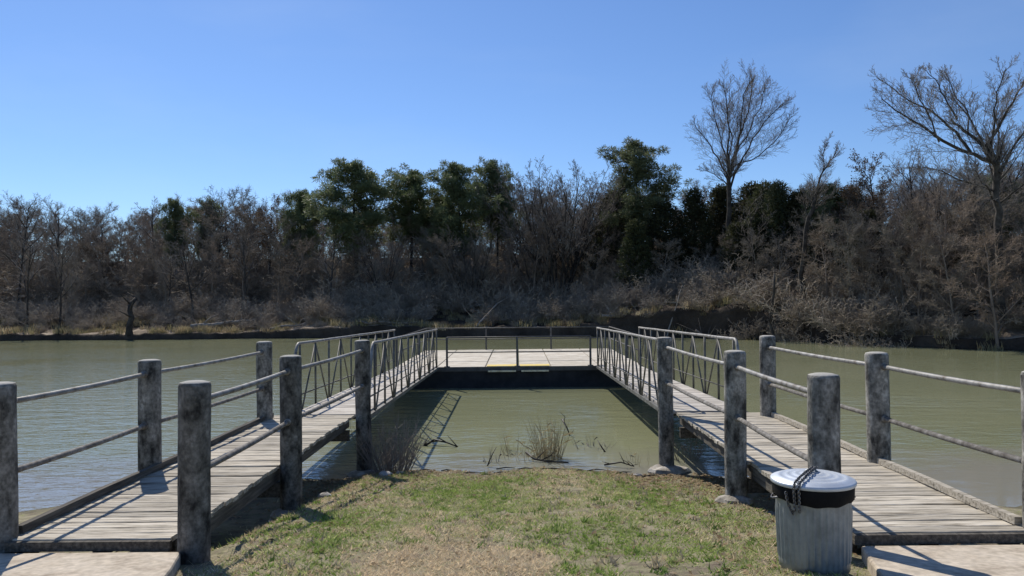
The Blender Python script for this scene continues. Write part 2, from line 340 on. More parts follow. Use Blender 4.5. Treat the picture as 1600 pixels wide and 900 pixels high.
xs = span(-300, -12, 20)[:-1] + span(-12, 12, 160) + span(12, 300, 20)[1:]
ys = span(-60, 2, 12)[:-1] + span(2, 15, 100) + span(15, 24, 8)[1:]
o = link('ground', grid_mesh('ground', xs, ys, near_z, M['near_ground'])); tag(o, kind='structure')

SH = [(-400, 60), (-60, 58.5), (-38, 56.5), (-18.6, 55.8), (-4.9, 55.3), (5.2, 54.2), (12.2, 50.5), (16.2, 46.5), (18.3, 42.6), (20, 40.2), (22, 37.6), (24, 35.9), (32, 31), (60, 24), (400, 10)]
def interp(x, T):
    for (a, p), (b, q) in zip(T, T[1:]):
        if x <= b: return p + (q - p) * (x - a) / (b - a)
    return T[-1][1]
def fshore(x): return interp(x, SH) + 0.7 * noise.noise((x * 0.25, 1.3, 0)) + 0.3 * noise.noise((x * 1.1, 4.3, 0))
LIP = [(-400, 0.45), (-19, 0.45), (-17, 0.6), (-14, 0.8), (-10, 0.9), (-5, 0.6), (4, 0.7), (8, 1.5), (10, 1.95), (14, 2.0), (16, 1.5), (18, 0.6), (21, 0.5), (24, 0.6), (400, 0.6)]
RISE = [(-400, 1.1), (-20, 1.0), (-12, 1.2), (4, 1.3), (12, 0.8), (18, 1.6), (24, 1.9), (400, 1.9)]
def far_z(x, y):
    d = y - fshore(x)
    if d < 0: return max(-2.0, d * 0.6)
    lip = interp(x, LIP) * (1 + 0.25 * noise.noise((x * 0.6, 8, 0))); rise = interp(x, RISE)
    lip += min(.5, lip) * .35 * noise.noise((x * 2.3, y * 1.5, 3))
    z = lip * min(1, d / 0.16) ** 0.6 if d < 0.16 else lip
    t = min(1, max(0, (d - 0.4) / 7)); z += rise * t * t * (3 - 2 * t)
    z += min(11.0, max(0, d - 7) * 0.115)
    z += min(1, d) * (0.16 * noise.noise((x * 0.5, y * 0.5, 0)) + 0.09 * noise.noise((x * 1.6, y * 1.6, 5)))
    return z
# the far bank follows its own shoreline: rows are distances inland
offs = [-14, -6, -2, -0.6, -0.15, 0.02, 0.12, 0.25, 0.42, 0.7, 1.0, 1.4, 1.9, 2.5, 3.2, 4, 5, 6, 7.5, 9, 12, 16, 22, 30, 45, 70, 120, 250, 600, 1500]
fxs = span(-1200, -60, 20)[:-1] + span(-60, 45, 260) + span(45, 1200, 20)[1:]
V = [(x, fshore(x) + d, far_z(x, fshore(x) + d)) for d in offs for x in fxs]; nx = len(fxs)
F = [(j * nx + i, j * nx + i + 1, (j + 1) * nx + i + 1, (j + 1) * nx + i) for j in range(len(offs) - 1) for i in range(nx - 1)]
fme = np_mesh('far_bank', V, F, M['far_ground'], True); fme.materials.append(M['far_litter'])
def bank_kind(x, d):
    e = 2.4 + 1.2 * noise.noise((x * .3, 2, 0))
    if 3 < x < 18.5: e = -.2
    elif -7 < x <= 3: e = .5
    elif x > 18.5: e = 3.2
    return 1 if d > e or -.7 < d < .2 else 0
fme.polygons.foreach_set('material_index', [bank_kind(fxs[i], offs[j]) for j in range(len(offs) - 1) for i in range(nx - 1)])
tag(link('far_bank', fme), kind='structure')
w = MB(); w.v = [(-1200, -40, 0), (1200, -40, 0), (1200, 700, 0), (-1200, 700, 0)]; w.f = [(0, 1, 2, 3)]
tag(w.build('water', M['water']), kind='structure')
b = MB(); b.v = [(-1200, -40, -2.2), (1200, -40, -2.2), (1200, 700, -2.2), (-1200, 700, -2.2)]; b.f = [(0, 1, 2, 3)]
tag(b.build('lake_bed', M['near_ground']), kind='structure')

# ------------------------------------------------------------------ concrete slabs at the foot of each boardwalk
def slab(side, label):
    m = MB(); s = side; t = 0.14
    top = [(s * 2.52, 5.72, .805), (s * 4.2, 5.72, .805), (s * 4.2, 2.5, 1.13), (s * 1.7, 2.5, 1.13), (s * 2.36, 5.2, .86)]
    if s < 0: top = top[::-1]
    top = top[::-1]
    m.v = top + [(x, y, z - t) for x, y, z in top]; n = 5
    m.f = [tuple(range(n)), tuple(reversed(range(n, 2 * n)))] + [(i, i + n, (i + 1) % n + n, (i + 1) % n) for i in range(n)]
    o = m.build('concrete_slab', M['slab'], org=(s * 3.2, 5, .8)); bevel(o, 0.02)
    return tag(o, label, 'slab', 'concrete slabs at the boardwalk ends')
slab(-1, 'tan concrete slab at the near end of the left boardwalk')
slab(1, 'tan concrete slab beside the trash can at the right boardwalk end')

# ------------------------------------------------------------------ boardwalks
DZ = 0.875
def plank_mesh(L, seed):
    r = random.Random(seed); m = MB(); n = 6; W, T = 0.134, 0.038
    for i in range(n + 1):
        x = -L / 2 + L * i / n; sag = r.uniform(-.002, .002); e = r.uniform(-.002, .002)
        for (y, z) in ((-W / 2, -T), (-W / 2 + e, -.004 + sag), (-W / 2 + .006, sag), (W / 2 - .006, sag + r.uniform(-.002, .002)), (W / 2 + e, -.004 + sag), (W / 2, -T)):
            m.v.append((x, y, z))
    for i in range(n):
        for j in range(6):
            j2 = (j + 1) % 6; m.f.append((i * 6 + j, (i + 1) * 6 + j, (i + 1) * 6 + j2, i * 6 + j2))
    m.f.append(tuple(range(6))); m.f.append(tuple(reversed(range(n * 6, n * 6 + 6))))
    return m.mesh('plank', M['plank'])
def boardwalk(side, xi, xo, label):
    root = empty('boardwalk', ((xi + xo) / 2, 8.8, 0), label, 'boardwalk', 'wooden boardwalks')
    L = abs(xo - xi); cx = (xi + xo) / 2
    metas = [plank_mesh(L, 40 + i + (9 if side > 0 else 0)) for i in range(5)]
    y = 5.88; r = random.Random(5 + side)
    while y < 12.0:
        sh = -side * 0.06 * (y - 5.9) / 6
        o = link('plank', r.choice(metas), root, (cx + sh + r.uniform(-.015, .015), y, DZ + r.uniform(-.006, .004)))
        o.rotation_euler = (R(r.uniform(-1.6, 1.6)), R(r.uniform(-.3, .3)), R(r.uniform(-.45, .45)))
        o.scale.x = r.uniform(.98, 1.012); y += 0.134 + r.uniform(.007, .024)
    for x in (xi + side * .07, cx, xo - side * .07):
        st = MB().box((x - side * .03, 8.95, DZ - .04 - .075), (.06, 6.1, .14)).build('stringer', M['beam'], root)
    MB().box((cx, 5.788, DZ - .045), (L + .01, .042, .07)).build('end_board', M['beam'], root)
    for yy in (8.4, 11.7):
        MB().box((cx, yy, DZ - .04 - .15 - .08), (L + .1, .09, .155)).build('cross_beam', M['beam'], root)
    k = MB(); pts = [(xo - side * (.05 + .06 * t / 10), 5.95 + 5.95 * t / 10, DZ + .038 + rnd.uniform(-.006, .006)) for t in range(11)]
    for p, q in zip(pts, pts[1:]):
        pass
    kb = MB()
    for i, p in enumerate(pts):
        for dx, dz in ((-.032, -.03), (.032, -.03), (.028, .028), (-.028, .028)): kb.v.append((p[0] + dx, p[1], p[2] + dz))
    for i in range(10):
        for j in range(4): kb.f.append((i * 4 + j, i * 4 + (j + 1) % 4, (i + 1) * 4 + (j + 1) % 4, (i + 1) * 4 + j))
    kb.f += [(3, 2, 1, 0), (40, 41, 42, 43)]
    kb.build('kerb_timber', M['beam'] if side < 0 else M['plank'], root)
    return root
boardwalk(-1, -2.63, -3.93, 'weathered plank boardwalk on the left side of the grass')
boardwalk(1, 2.50, 3.88, 'weathered plank boardwalk on the right, behind the trash can')

# ------------------------------------------------------------------ post and pipe railings
def post_mesh(h, seed):
    r = random.Random(seed); m = MB(); rr = .117
    prof = [(rr * 1.02, -.4)] + [(rr * (1 + r.uniform(-.012, .012)), z) for z in np.linspace(0, h - .03, 12)] + [(rr * .985, h - .022), (rr * .93, h - .006), (rr * .6, h + .004), (rr * .2, h + .006)]
    ph = r.uniform(0, 6)
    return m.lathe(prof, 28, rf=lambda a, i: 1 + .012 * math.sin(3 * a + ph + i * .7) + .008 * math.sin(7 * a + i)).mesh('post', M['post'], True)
TOPZ = 2.055
def railing(posts, label, top=TOPZ, lower='rusty_pipe'):
    root = empty('post_and_pipe_railing', (posts[1][0], posts[1][1], 0), label, 'railing', 'railings of the boardwalks')
    for i, (x, y, g) in enumerate(posts):
        t = top + rnd.uniform(-.012, .012)
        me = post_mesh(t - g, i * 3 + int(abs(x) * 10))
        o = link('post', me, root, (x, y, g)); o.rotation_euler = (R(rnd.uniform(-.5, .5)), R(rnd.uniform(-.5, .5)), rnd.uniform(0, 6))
    for (x0, y0, _), (x1, y1, _) in zip(posts, posts[1:]):
        for dz, mt, rad in ((-.155, 'pipe', .024), (-.70, lower, .025)):
            n = 8; pts = []
            for i in range(n + 1):
                t = i / n; pts.append((x0 + (x1 - x0) * t, y0 + (y1 - y0) * t, top + dz - .012 * math.sin(math.pi * t)))
            MB().tube(pts, rad, 10).build('top_rail' if dz > -.3 else 'lower_rail', M[mt], root, True)
            for (px_, py_, sgn) in ((x0, y0, 1), (x1, y1, -1)):      # pipe collars at the posts
                d = Vector((x1 - x0, y1 - y0, 0)).normalized() * sgn
                MB().tube([Vector((px_, py_, top + dz)) + d * .105, Vector((px_, py_, top + dz)) + d * .145], rad + .012, 10).build('collar', M['rusty_pipe'], root, True)
    return root
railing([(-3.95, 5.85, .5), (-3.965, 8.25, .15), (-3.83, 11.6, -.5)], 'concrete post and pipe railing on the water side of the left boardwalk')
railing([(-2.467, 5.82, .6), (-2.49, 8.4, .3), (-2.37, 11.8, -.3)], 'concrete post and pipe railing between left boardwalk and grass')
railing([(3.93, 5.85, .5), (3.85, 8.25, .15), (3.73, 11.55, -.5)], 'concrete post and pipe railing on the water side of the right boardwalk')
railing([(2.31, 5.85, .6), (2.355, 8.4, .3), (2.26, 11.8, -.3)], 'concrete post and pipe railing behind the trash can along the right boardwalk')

# ------------------------------------------------------------------ gangways
G0, G1, GZ0, GZ1 = 12.15, 23.05, .865, .68
def gz(y): return GZ0 + (GZ1 - GZ0) * (y - G0) / (G1 - G0)
def gangway(side, xi, xo, label):
    cx = (xi + xo) / 2; root = empty('gangway', (cx, (G0 + G1) / 2, 0), label, 'gangway', 'truss gangways to the dock')
    W = abs(xo - xi); sl = math.atan((GZ1 - GZ0) / (G1 - G0)); n = 36; step = (G1 - G0) / n
    pm = MB().box((0, 0, 0), (W - .1, step - .012, .04)).mesh('deck_board', M['gang_panel'])
    for i in range(n):
        y = G0 + step * (i + .5); o = link('deck_board', pm, root, (cx, y, gz(y) - .02 + rnd.uniform(-.003, .003))); o.rotation_euler = (sl, 0, 0)
    for x in (xi, xo):
        s = 1 if x == xi else -1
        MB().tube([(x, G0, gz(G0) - .06), (x, G1, gz(G1) - .06)], .045, 4).build('bottom_chord', M['truss'], root)
        h = 1.1; ye = G0 + .55
        tp = [(x, G0 + .12, gz(G0) + .02), (x, G0 + .36, gz(G0) + .72), (x, ye - .08, gz(ye) + h - .12), (x, ye - .02, gz(ye) + h - .035), (x, ye + .08, gz(ye) + h)]
        tp += [(x, ye + (G1 - .25 - ye) * t / 8, gz(ye + (G1 - .25 - ye) * t / 8) + h - .004 * (t % 2)) for t in range(1, 9)]
        MB().tube(tp, .026, 8).build('top_rail', M['pipe'], root, True)
        MB().tube([(x, G0 + .2, gz(G0) + .24), (x, G1 - .25, gz(G1) + .24)], .013, 6).build('low_rail', M['truss'], root, True)
        ups = np.linspace(ye + .15, G1 - .3, 11)
        for i, y in enumerate(ups):
            MB().tube([(x, y, gz(y) - .06), (x, y, gz(y) + h)], .021, 6).build('upright', M['truss'], root, True)
            if i < len(ups) - 1:
                y2 = ups[i + 1]; a, c = (y, y2) if i % 2 else (y2, y)
                MB().tube([(x, a, gz(a) + h - .03), (x, c + (a - c) * .12, gz(c) - .02)], .016, 6).build('brace', M['truss'], root, True)
    for y in np.linspace(G0 + .6, G1 - .6, 9):
        MB().box((cx, y, gz(y) - .11), (W - .06, .06, .09)).build('cross_member', M['dark_truss'], root)
    return root
gangway(-1, -2.40, -3.65, 'metal truss gangway from left boardwalk to the floating dock')
gangway(1, 2.36, 3.60, 'metal truss gangway from right boardwalk to the floating dock')

# ------------------------------------------------------------------ floating dock
def dock():
    root = empty('floating_dock', (0, 27, 0), 'pale floating dock joining the two gangways across the water', 'dock')
    Y0, Y1, Z = 23.15, 31.0, .64
    xb = [-3.75, -2.45, -.98, .02, 1.0, 2.48, 3.75]; yb = np.linspace(Y0, Y1, 5)
    for a, c in zip(xb, xb[1:]):
        for d, e in zip(yb, yb[1:]):
            bevel(MB().box(((a + c) / 2, (d + e) / 2, Z - .05 + rnd.uniform(-.006, .006)), (c - a - .03, e - d - .03, .1)).build('deck_panel', M['panel'], root), .01, 1)
    MB().box((0, Y0 - .03, Z - .07), (7.5, .05, .13)).build('edge_beam', M['dark_truss'], root)
    for a, c in zip(xb, xb[1:]):
        MB().box(((a + c) / 2, (Y0 + Y1) / 2 + .1, .1), (c - a - .06, Y1 - Y0 - .3, .86)).build('float', M['float'], root)
    MB().box((0, Y0 + .02, .02), (7.46, .05, .98)).build('skirt', M['float'], root)
    for a, c in ((-.96, 0), (.04, .98)):
        MB().box(((a + c) / 2, Y0 + .30, Z + .006), (c - a - .05, .58, .012)).build('yellow_strip', M['yellow'], root)
        MB().box(((a + c) / 2, Y0 - .10, Z - .13), (c - a - .12, .09, .045)).build('bumper', M['bumper'], root)
    zr = 1.52
    for x in (-2.14, -.02, 2.19):
        MB().box((x, Y0 + .06, (Z + zr) / 2), (.06, .06, zr - Z)).build('railing_post', M['dark_truss'], root)
        MB().box((x, Y0 + .06, Z + .006), (.16, .16, .014)).build('base_plate', M['dark_truss'], root)
    MB().tube([(-2.14, Y0 + .06, zr), (2.19, Y0 + .06, zr)], .022, 8).build('top_rail', M['dark_truss'], root, True)
    MB().tube([(-2.14, Y0 + .06, 1.07), (2.19, Y0 + .06, 1.07)], .018, 8).build('mid_rail', M['truss'], root, True)
    bp = [-3.68, -1.27, 1.34, 3.68]
    for x in bp: MB().box((x, Y1 - .08, (Z + zr) / 2), (.06, .06, zr - Z)).build('railing_post', M['dark_truss'], root)
    for z in (zr, 1.07):
        MB().tube([(-3.68, Y1 - .08, z), (3.68, Y1 - .08, z)], .02, 8).build('top_rail' if z == zr else 'mid_rail', M['dark_truss'], root, True)
    for x in (-3.68, 3.68):
        for z in (zr, 1.07):
            MB().tube([(x, Y0 + .2, z), (x, Y1 - .08, z)], .02, 8).build('side_rail', M['dark_truss'], root, True)
        for y in (Y0 + .2, 25.8, 28.4): MB().box((x, y, (Z + zr) / 2), (.06, .06, zr - Z)).build('railing_post', M['dark_truss'], root)
dock()

# ------------------------------------------------------------------ trash can
def trash_can(c, label):
    g = near_z(c[0], c[1]) + .005; root = empty('trash_can', (c[0], c[1], g), label, 'trash can')
    nr = 360
    rib = lambda a, i: 1 + (.032 * max(0, math.cos(a * 36)) ** .8 if 3 <= i <= 8 else 0)
    prof = [(.222, 0), (.238, .004), (.24, .05)] + [(.24 + .012 * t / 6, .065 + .32 * t / 6) for t in range(7)] + [(.258, .42), (.26, .45), (.262, .46), (.27, .468), (.27, .484), (.26, .49)]
    MB().lathe(prof, nr, (c[0], c[1], g), rib).build('body', M['can'], root, True)
    r = random.Random(4); ph = [r.uniform(0, 6) for _ in range(4)]
    fold = lambda a, i: 1 + .005 * math.sin(9 * a + ph[0] + i * .3) + .004 * math.sin(23 * a + ph[1] + i) + (.006 * math.sin(5 * a + ph[2]) if i < 2 else 0)
    lm = MB(); k = 96; P = [(.268, .408), (.273, .418), (.275, .445), (.276, .475), (.272, .50)]
    lm.lathe(P, k, (c[0], c[1], g), fold)
    for i, v in enumerate(lm.v[:k]): lm.v[i] = (v[0], v[1], v[2] + .010 * math.sin(2 * 2 * math.pi * i / k + 2) + .003 * math.sin(11 * 2 * math.pi * i / k))
    lm.f = lm.f[:-2]; lm.build('liner', M['liner'], root, True)
    lp = [(.283, .492), (.287, .495), (.288, .51), (.283, .516), (.272, .517), (.264, .522)]
    for q in range(4):
        rr = .24 - q * .055; lp += [(rr, .526 + q * .006), (rr - .012, .532 + q * .006), (rr - .024, .529 + q * .006)]
    lp += [(.02, .55)]
    lid = MB().lathe(lp, 64, (c[0], c[1], g)).build('lid', M['lid'], root, True)
    MB().tube([(c[0] - .05 + .1 * t / 8, c[1] + .03, g + .545 + .022 * math.sin(math.pi * t / 8)) for t in range(9)], .006, 8).build('handle', M['can'], lid, True)
    for s in (-1, 1):
        MB().tube([(c[0] + s * (.25 + .045 * math.sin(math.pi * t / 8)), c[1] - .06 + .12 * t / 8, g + .425 - .02 * math.sin(math.pi * t / 8)) for t in range(9)], .006, 8).build('side_handle', M['chain'], root, True)
    for ch in root.children: ch.scale = (.945, .945, 1.14)
    return root, g
CAN = (1.975, 5.2)
can, cg = trash_can(CAN, 'ribbed galvanised trash can with black liner and chained lid, on the grass')
# chain over the lid
def chain_along(pts, step, label, r0=.0085):
    root = empty('chain', pts[0], label, 'chain')
    P = [Vector(p) for p in pts]; m = MB(); k, q = 12, 6; a_, b_, t_ = r0 * 1.5, r0, r0 * .36
    for i in range(k):
        u = 2 * math.pi * i / k; cx_, cy_ = a_ * math.cos(u), b_ * math.sin(u); nx_, ny_ = math.cos(u), math.sin(u)
        for j in range(q):
            w_ = 2 * math.pi * j / q; m.v.append((cx_ + nx_ * t_ * math.cos(w_), cy_ + ny_ * t_ * math.cos(w_), t_ * math.sin(w_)))
    m.f = [(i * q + j, ((i + 1) % k) * q + j, ((i + 1) % k) * q + (j + 1) % q, i * q + (j + 1) % q) for i in range(k) for j in range(q)]
    me = m.mesh('link', M['chain'], True)
    seg = [(q_ - p_).length for p_, q_ in zip(P, P[1:])]; tot = sum(seg); n = int(tot / step)
    for i in range(n):
        d = (i + .5) * step; k_ = 0
        while d > seg[k_] and k_ < len(seg) - 1: d -= seg[k_]; k_ += 1
        dr = (P[k_ + 1] - P[k_]).normalized(); pos = P[k_] + dr * d
        o = link('link', me, root, pos)
        o.rotation_mode = 'QUATERNION'; o.rotation_quaternion = dr.to_track_quat('X', 'Z') @ Euler((R(90 * (i % 2) + rnd.uniform(-25, 25)), 0, 0)).to_quaternion()
cp = lambda dx, dy, dz: (CAN[0] + dx * .95, CAN[1] + dy * .95, cg + dz * 1.14)
chain_along([cp(.03, .06, .572), cp(-.05, -.03, .563), cp(-.13, -.12, .55), cp(-.20, -.205, .532), cp(-.213, -.216, .50), cp(-.205, -.205, .44), cp(-.20, -.20, .38), cp(-.21, -.185, .35), cp(-.235, -.17, .40), cp(-.248, -.165, .47)], .0145,
            'steel chain draped over the lid of the trash can')
chain_along([cp(.05, .05, .572), cp(-.03, -.05, .566), cp(-.11, -.15, .552), cp(-.176, -.227, .532), cp(-.188, -.24, .50), cp(-.18, -.228, .42), cp(-.175, -.222, .36)], .0145,
            'second chain strand hanging down the front of the trash can')
tc = MB().tube([(2.49, 5.95, .88), (2.50, 5.97, 1.02), (2.475, 5.96, 1.10), (2.44, 5.93, 1.13), (2.41, 5.9, 1.12)], .008, 8).build('steel_hook', M['cable'], smooth=True, org=(2.49, 5.95, .88))
tag(tc, 'thin dark bent hook rising beside the post behind the trash can', 'hook')

# ------------------------------------------------------------------ footings and stones
def lump(m, c, s, seed, k=10):
    r = random.Random(seed); b = len(m.v); rows = 6
    for i in range(rows + 1):
        th = math.pi * i / rows
        for j in range(k):
            ph = 2 * math.pi * j / k; q = 1 + .28 * noise.noise((math.cos(ph) * 1.3 + seed, math.sin(ph) * 1.3, th))
            m.v.append((c[0] + s[0] * q * math.sin(th) * math.cos(ph), c[1] + s[1] * q * math.sin(th) * math.sin(ph), c[2] + s[2] * q * math.cos(th)))
    for i in range(rows):
        for j in range(k): m.f.append((b + i * k + j, b + (i + 1) * k + j, b + (i + 1) * k + (j + 1) % k, b + i * k + (j + 1) % k))
    return m
for (x, y, z, s, seed, lab) in [
    (2.26, 11.72, .04, (.34, .2, .09), 3, 'pale broken concrete footing at the foot of the right waterside post'),
    (2.33, 8.33, .42, (.20, .17, .07), 5, 'pale concrete footing under the post just left of the trash can lid'),
    (-2.37, 11.72, .02, (.26, .2, .06), 8, 'dark concrete footing under the left waterside post beside the shrub'),
    (-2.49, 8.33, .42, (.19, .18, .06), 13, 'concrete footing under the middle inner post of the left boardwalk')]:
    z = max(near_z(x, y), 0) + .02
    tag(lump(MB(), (x, y, z), s, seed, 14).build('concrete_footing', M['footing'], org=(x, y, z)), lab, 'footing', 'footings under the posts')
ST = [(-2.32, 9.2, .07, 'white stone beside the middle left post'), (-1.95, 11.2, .08, 'pale stone on the shore by the dry shrub'),
      (-2.75, 8.5, .06, 'small pale stone in the shade under the left boardwalk'), (-2.85, 9.0, .07, 'grey stone deep under the left boardwalk'),
      (2.62, 8.0, .10, 'pale flat stone in the shade behind the right middle post'), (-1.75, 11.35, .05, 'small stone at the edge of the water by the dry shrub'),
      (1.75, 11.4, .06, 'small pale stone left of the right waterside footing'), (2.48, 5.15, .035, 'white scrap of stone in the shade right of the trash can')]
for i, (x, y, s, lab) in enumerate(ST):
    z = near_z(x, y) + s * .25
    tag(lump(MB(), (x, y, z), (s * 1.3, s, s * .6), 20 + i).build('stone', M['stone'], org=(x, y, z)), lab, 'stone', 'stones by the shore')

# ------------------------------------------------------------------ grass, leaf litter
def grass():
    r = np.random.RandomState(3); N = 330000
    # more blades in the open lawn
    x = np.where(r.rand(N) < .8, r.uniform(-3.2, 3.2, N), r.uniform(-9, 9, N)); y = 4.3 + 7.6 * r.rand(N) ** 1.0
    V = []; C = []; cnt = 0
    nn = noise.noise
    for i in range(N):
        X, Y = float(x[i]), float(y[i]); d = nshore(X) - Y
        if d < .12: continue
        if 2.44 < abs(X) < 4.25 and Y < 5.74: continue
        dens = .60 + .9 * nn((X * .7, Y * .7, 11)) + .9 * nn((X * 2.2, Y * 2.2, 4)) + .5 * nn((X * 7, Y * 7, 2))
        if d < 1.0: dens *= .25 + .6 * d
        if abs(X) > 1.4: dens *= max(.12, 1 - (abs(X) - 1.4) * .75 + .5 * nn((X * 1.7, Y * 1.7, 21)))
        if 2.6 < abs(X) < 3.9: dens *= .3
        pd = math.exp(-(((X + .42) / .75) ** 2 + ((Y - 5.2) / .7) ** 2) ** 2); dens += .5 * pd
        if r.rand() > dens: continue
        dry = .34 + .9 * nn((X * .8 + 5, Y * .8, 1)) + .5 * nn((X * 3, Y * 3, 9)) + .35 * r.randn()
        dx, dy = (X + .42 + .12 * nn((Y * 3, 1, 5))) / .72, (Y - 5.2 + .15 * nn((X * 3, 7, 5))) / .68
        dry += 1.9 * math.exp(-(dx * dx + dy * dy) ** 2)
        if d < 1.2: dry += .2
        if X > .2: dry -= .14
        z = near_z(X, Y) - .004
        h = (.008 + .024 * r.rand()) * (1.8 if r.rand() < .05 else 1); w_ = .0035 + .005 * r.rand(); a = r.rand() * 6.283; ln = h * (.6 + 1.6 * r.rand()); b_ = r.rand() * 6.283
        ca, sa = math.cos(a) * w_, math.sin(a) * w_
        V += [(X - ca, Y - sa, z), (X + ca, Y + sa, z), (X + math.cos(b_) * ln, Y + math.sin(b_) * ln, z + h)]
        if dry > .72: c = (.74, .60, .40)
        elif dry > .5: c = (.56, .50, .30)
        elif dry > .25: c = (.42, .47, .17)
        else: c = (.28, .37, .09)
        k = .75 + .5 * r.rand(); C += [(c[0] * k, c[1] * k, c[2] * k, 1)] * 3
    for k in range(900):            # coarser weeds and dry tussocks
        X0, Y0 = float(r.uniform(-2.6, 2.6)), float(r.uniform(4.6, 11.6))
        if ((X0 + .42) / .7) ** 2 + ((Y0 - 5.2) / .66) ** 2 < 1: continue
        if nshore(X0) - Y0 < .15 or (abs(X0) > 2.2 and Y0 < 6): continue
        c = ((.22, .32, .07), (.16, .24, .06), (.40, .44, .17), (.50, .42, .26), (.34, .30, .22))[r.randint(5)]; sp = .02 + .05 * r.rand(); hb = .02 + .03 * r.rand()
        for q in range(16):
            X, Y = X0 + sp * r.randn() * .6, Y0 + sp * r.randn() * .6; z = near_z(X, Y) - .003; a = r.rand() * 6.283; b_ = r.rand() * 6.283; w_ = .005 + .006 * r.rand(); h = hb * (.5 + r.rand()); ln = h * (.3 + r.rand())
            ca, sa = math.cos(a) * w_, math.sin(a) * w_; kk = .75 + .5 * r.rand()
            V += [(X - ca, Y - sa, z), (X + ca, Y + sa, z), (X + math.cos(b_) * ln, Y + math.sin(b_) * ln, z + h)]; C += [(c[0] * kk, c[1] * kk, c[2] * kk, 1)] * 3
    F = np.arange(len(V)).reshape(-1, 3); me = np_mesh('lawn_grass', V, F, M['grass'])
    at = me.color_attributes.new('tint', 'FLOAT_COLOR', 'POINT'); at.data.foreach_set('color', np.array(C, np.float32).ravel())
    tag(link('lawn_grass', me), 'short patchy grass, green and straw coloured, on the near bank', 'grass', kind='stuff')
grass()
def litter():
    r = random.Random(8); V = []; F = []
    for i in range(9000):
        X = r.uniform(-4.5, 4.5) if i % 2 else r.choice((-1, 1)) * r.uniform(1.3, 2.9); s = nshore(X); Y = s - abs(r.gauss(0, 1.3)) if i % 3 else r.uniform(4.4, 11.8)
        if Y < 4.3 or (2.25 < abs(X) < 4.3 and Y < 5.8) or Y > s - .02: continue
        z = near_z(X, Y) + .006 + .012 * r.random(); a = r.uniform(0, 6.3); L = r.uniform(.012, .035); W = L * r.uniform(.35, .7); t = r.uniform(-.5, .5)
        u = Vector((math.cos(a), math.sin(a), t)) * L; v = Vector((-math.sin(a), math.cos(a), r.uniform(-.5, .5))) * W; p = Vector((X, Y, z)); b = len(V)
        V += [tuple(p - u), tuple(p + v - u * .1 + Vector((0, 0, .004))), tuple(p + u), tuple(p - v + u * .1 + Vector((0, 0, .004)))]; F += [(b, b + 1, b + 2, b + 3)]
    tag(link('leaf_litter', np_mesh('leaf_litter', V, F, M['leaf'])), 'brown dead leaves and scraps strewn over the near bank', 'leaf litter', kind='stuff')
litter()

# ------------------------------------------------------------------ shore plants and driftwood
def stalks(name, c, n, spread, h, label, cat, m, lean=.25, rad=.004, group=None, forks=0, z0=None):
    z = z0 if z0 is not None else min(near_z(c[0], c[1]), 0) - .02
    root = empty(name, (c[0], c[1], z), label, cat, group); st = MB(); lf = MB(); r = random.Random(int(c[0] * 100 + c[1] * 10))
    for i in range(n):
        a = r.uniform(0, 6.3); d = spread * math.sqrt(r.random()); p = Vector((c[0] + d * math.cos(a), c[1] + d * math.sin(a), z))
        hh = h * r.uniform(.45, 1.08); ln = Vector((math.cos(a) * lean * d / max(spread, .01) + r.gauss(0, .08), math.sin(a) * lean * d / max(spread, .01) + r.gauss(0, .08), 1))
        pts = [p]; q = p.copy()
        for s in range(4):
            q = q + ln.normalized() * hh / 4; ln += Vector((r.gauss(0, .10), r.gauss(0, .10), 0)); pts.append(q.copy())
        st.tube(pts, [rad, rad * .9, rad * .8, rad * .6, rad * .25], 3, False)
        for f in range(forks):
            j = r.randint(1, 3); b = pts[j]; dr = Vector((r.gauss(0, .7), r.gauss(0, .7), .9)).normalized() * hh * r.uniform(.15, .4)
            mid = b + dr * .5 + Vector((r.gauss(0, .015), r.gauss(0, .015), 0))
            (lf if True else st).tube([b, mid, b + dr], [rad * .6, rad * .45, rad * .2], 3, False)
        if not forks and r.random() < .5:
            j = r.randint(1, 3); b = pts[j]; dr = Vector((r.gauss(0, .6), r.gauss(0, .6), .6)).normalized() * hh * .35
            bb = len(lf.v); sd_ = dr.cross(Vector((0, 0, 1))).normalized() * rad * 1.4
            lf.v += [tuple(b - sd_), tuple(b + sd_), tuple(b + dr * .6 + sd_), tuple(b + dr - Vector((0, 0, .04)))]; lf.f.append((bb, bb + 1, bb + 2, bb + 3))
    for q in (st.build('stem', m, root), lf.build('twig' if forks else 'blade', m, root)): q['kind'] = 'stuff'   # too fine to pick apart
    return root
stalks('dry_shrub', (-1.92, 11.65), 110, .25, .95, 'dark leafless shrub on the shore beside the left waterside post', 'shrub', M['twig'], .6, .005, None, 5, .0)
stalks('reed_clump', (.50, 12.85), 110, .19, .86, 'largest clump of dry straw coloured reeds standing in the shallows', 'reeds', M['reed'], .3, .004, 'reeds in the shallows')
stalks('reed_clump', (-.08, 13.4), 22, .16, .72, 'sparse dry reeds just left of the large reed clump', 'reeds', M['reed'], .4, .004, 'reeds in the shallows')
stalks('reed_clump', (1.28, 13.7), 40, .13, .58, 'low dark tuft of reeds right of the large clump', 'reeds', M['twig'], .7, .005, 'reeds in the shallows')
stalks('reed_clump', (-.42, 12.55), 9, .10, .42, 'few short dead stems in shallow water near the shore', 'reeds', M['twig'], .3, .005, 'reeds in the shallows')
stalks('reed_clump', (.1, 12.9), 40, .34, .42, 'thin dry reeds at the left foot of the large clump', 'reeds', M['reed'], .4, .004, 'reeds in the shallows')
stalks('reed_clump', (-5.1, 9.9), 12, .3, .35, 'thin dead stems in water left of the left boardwalk', 'reeds', M['twig'], .4, .004, 'reeds in the shallows')
stalks('reed_clump', (-5.0, 11.6), 10, .5, .3, 'few twigs poking from the water beyond the left railing', 'reeds', M['twig'], .5, .004, 'reeds in the shallows')
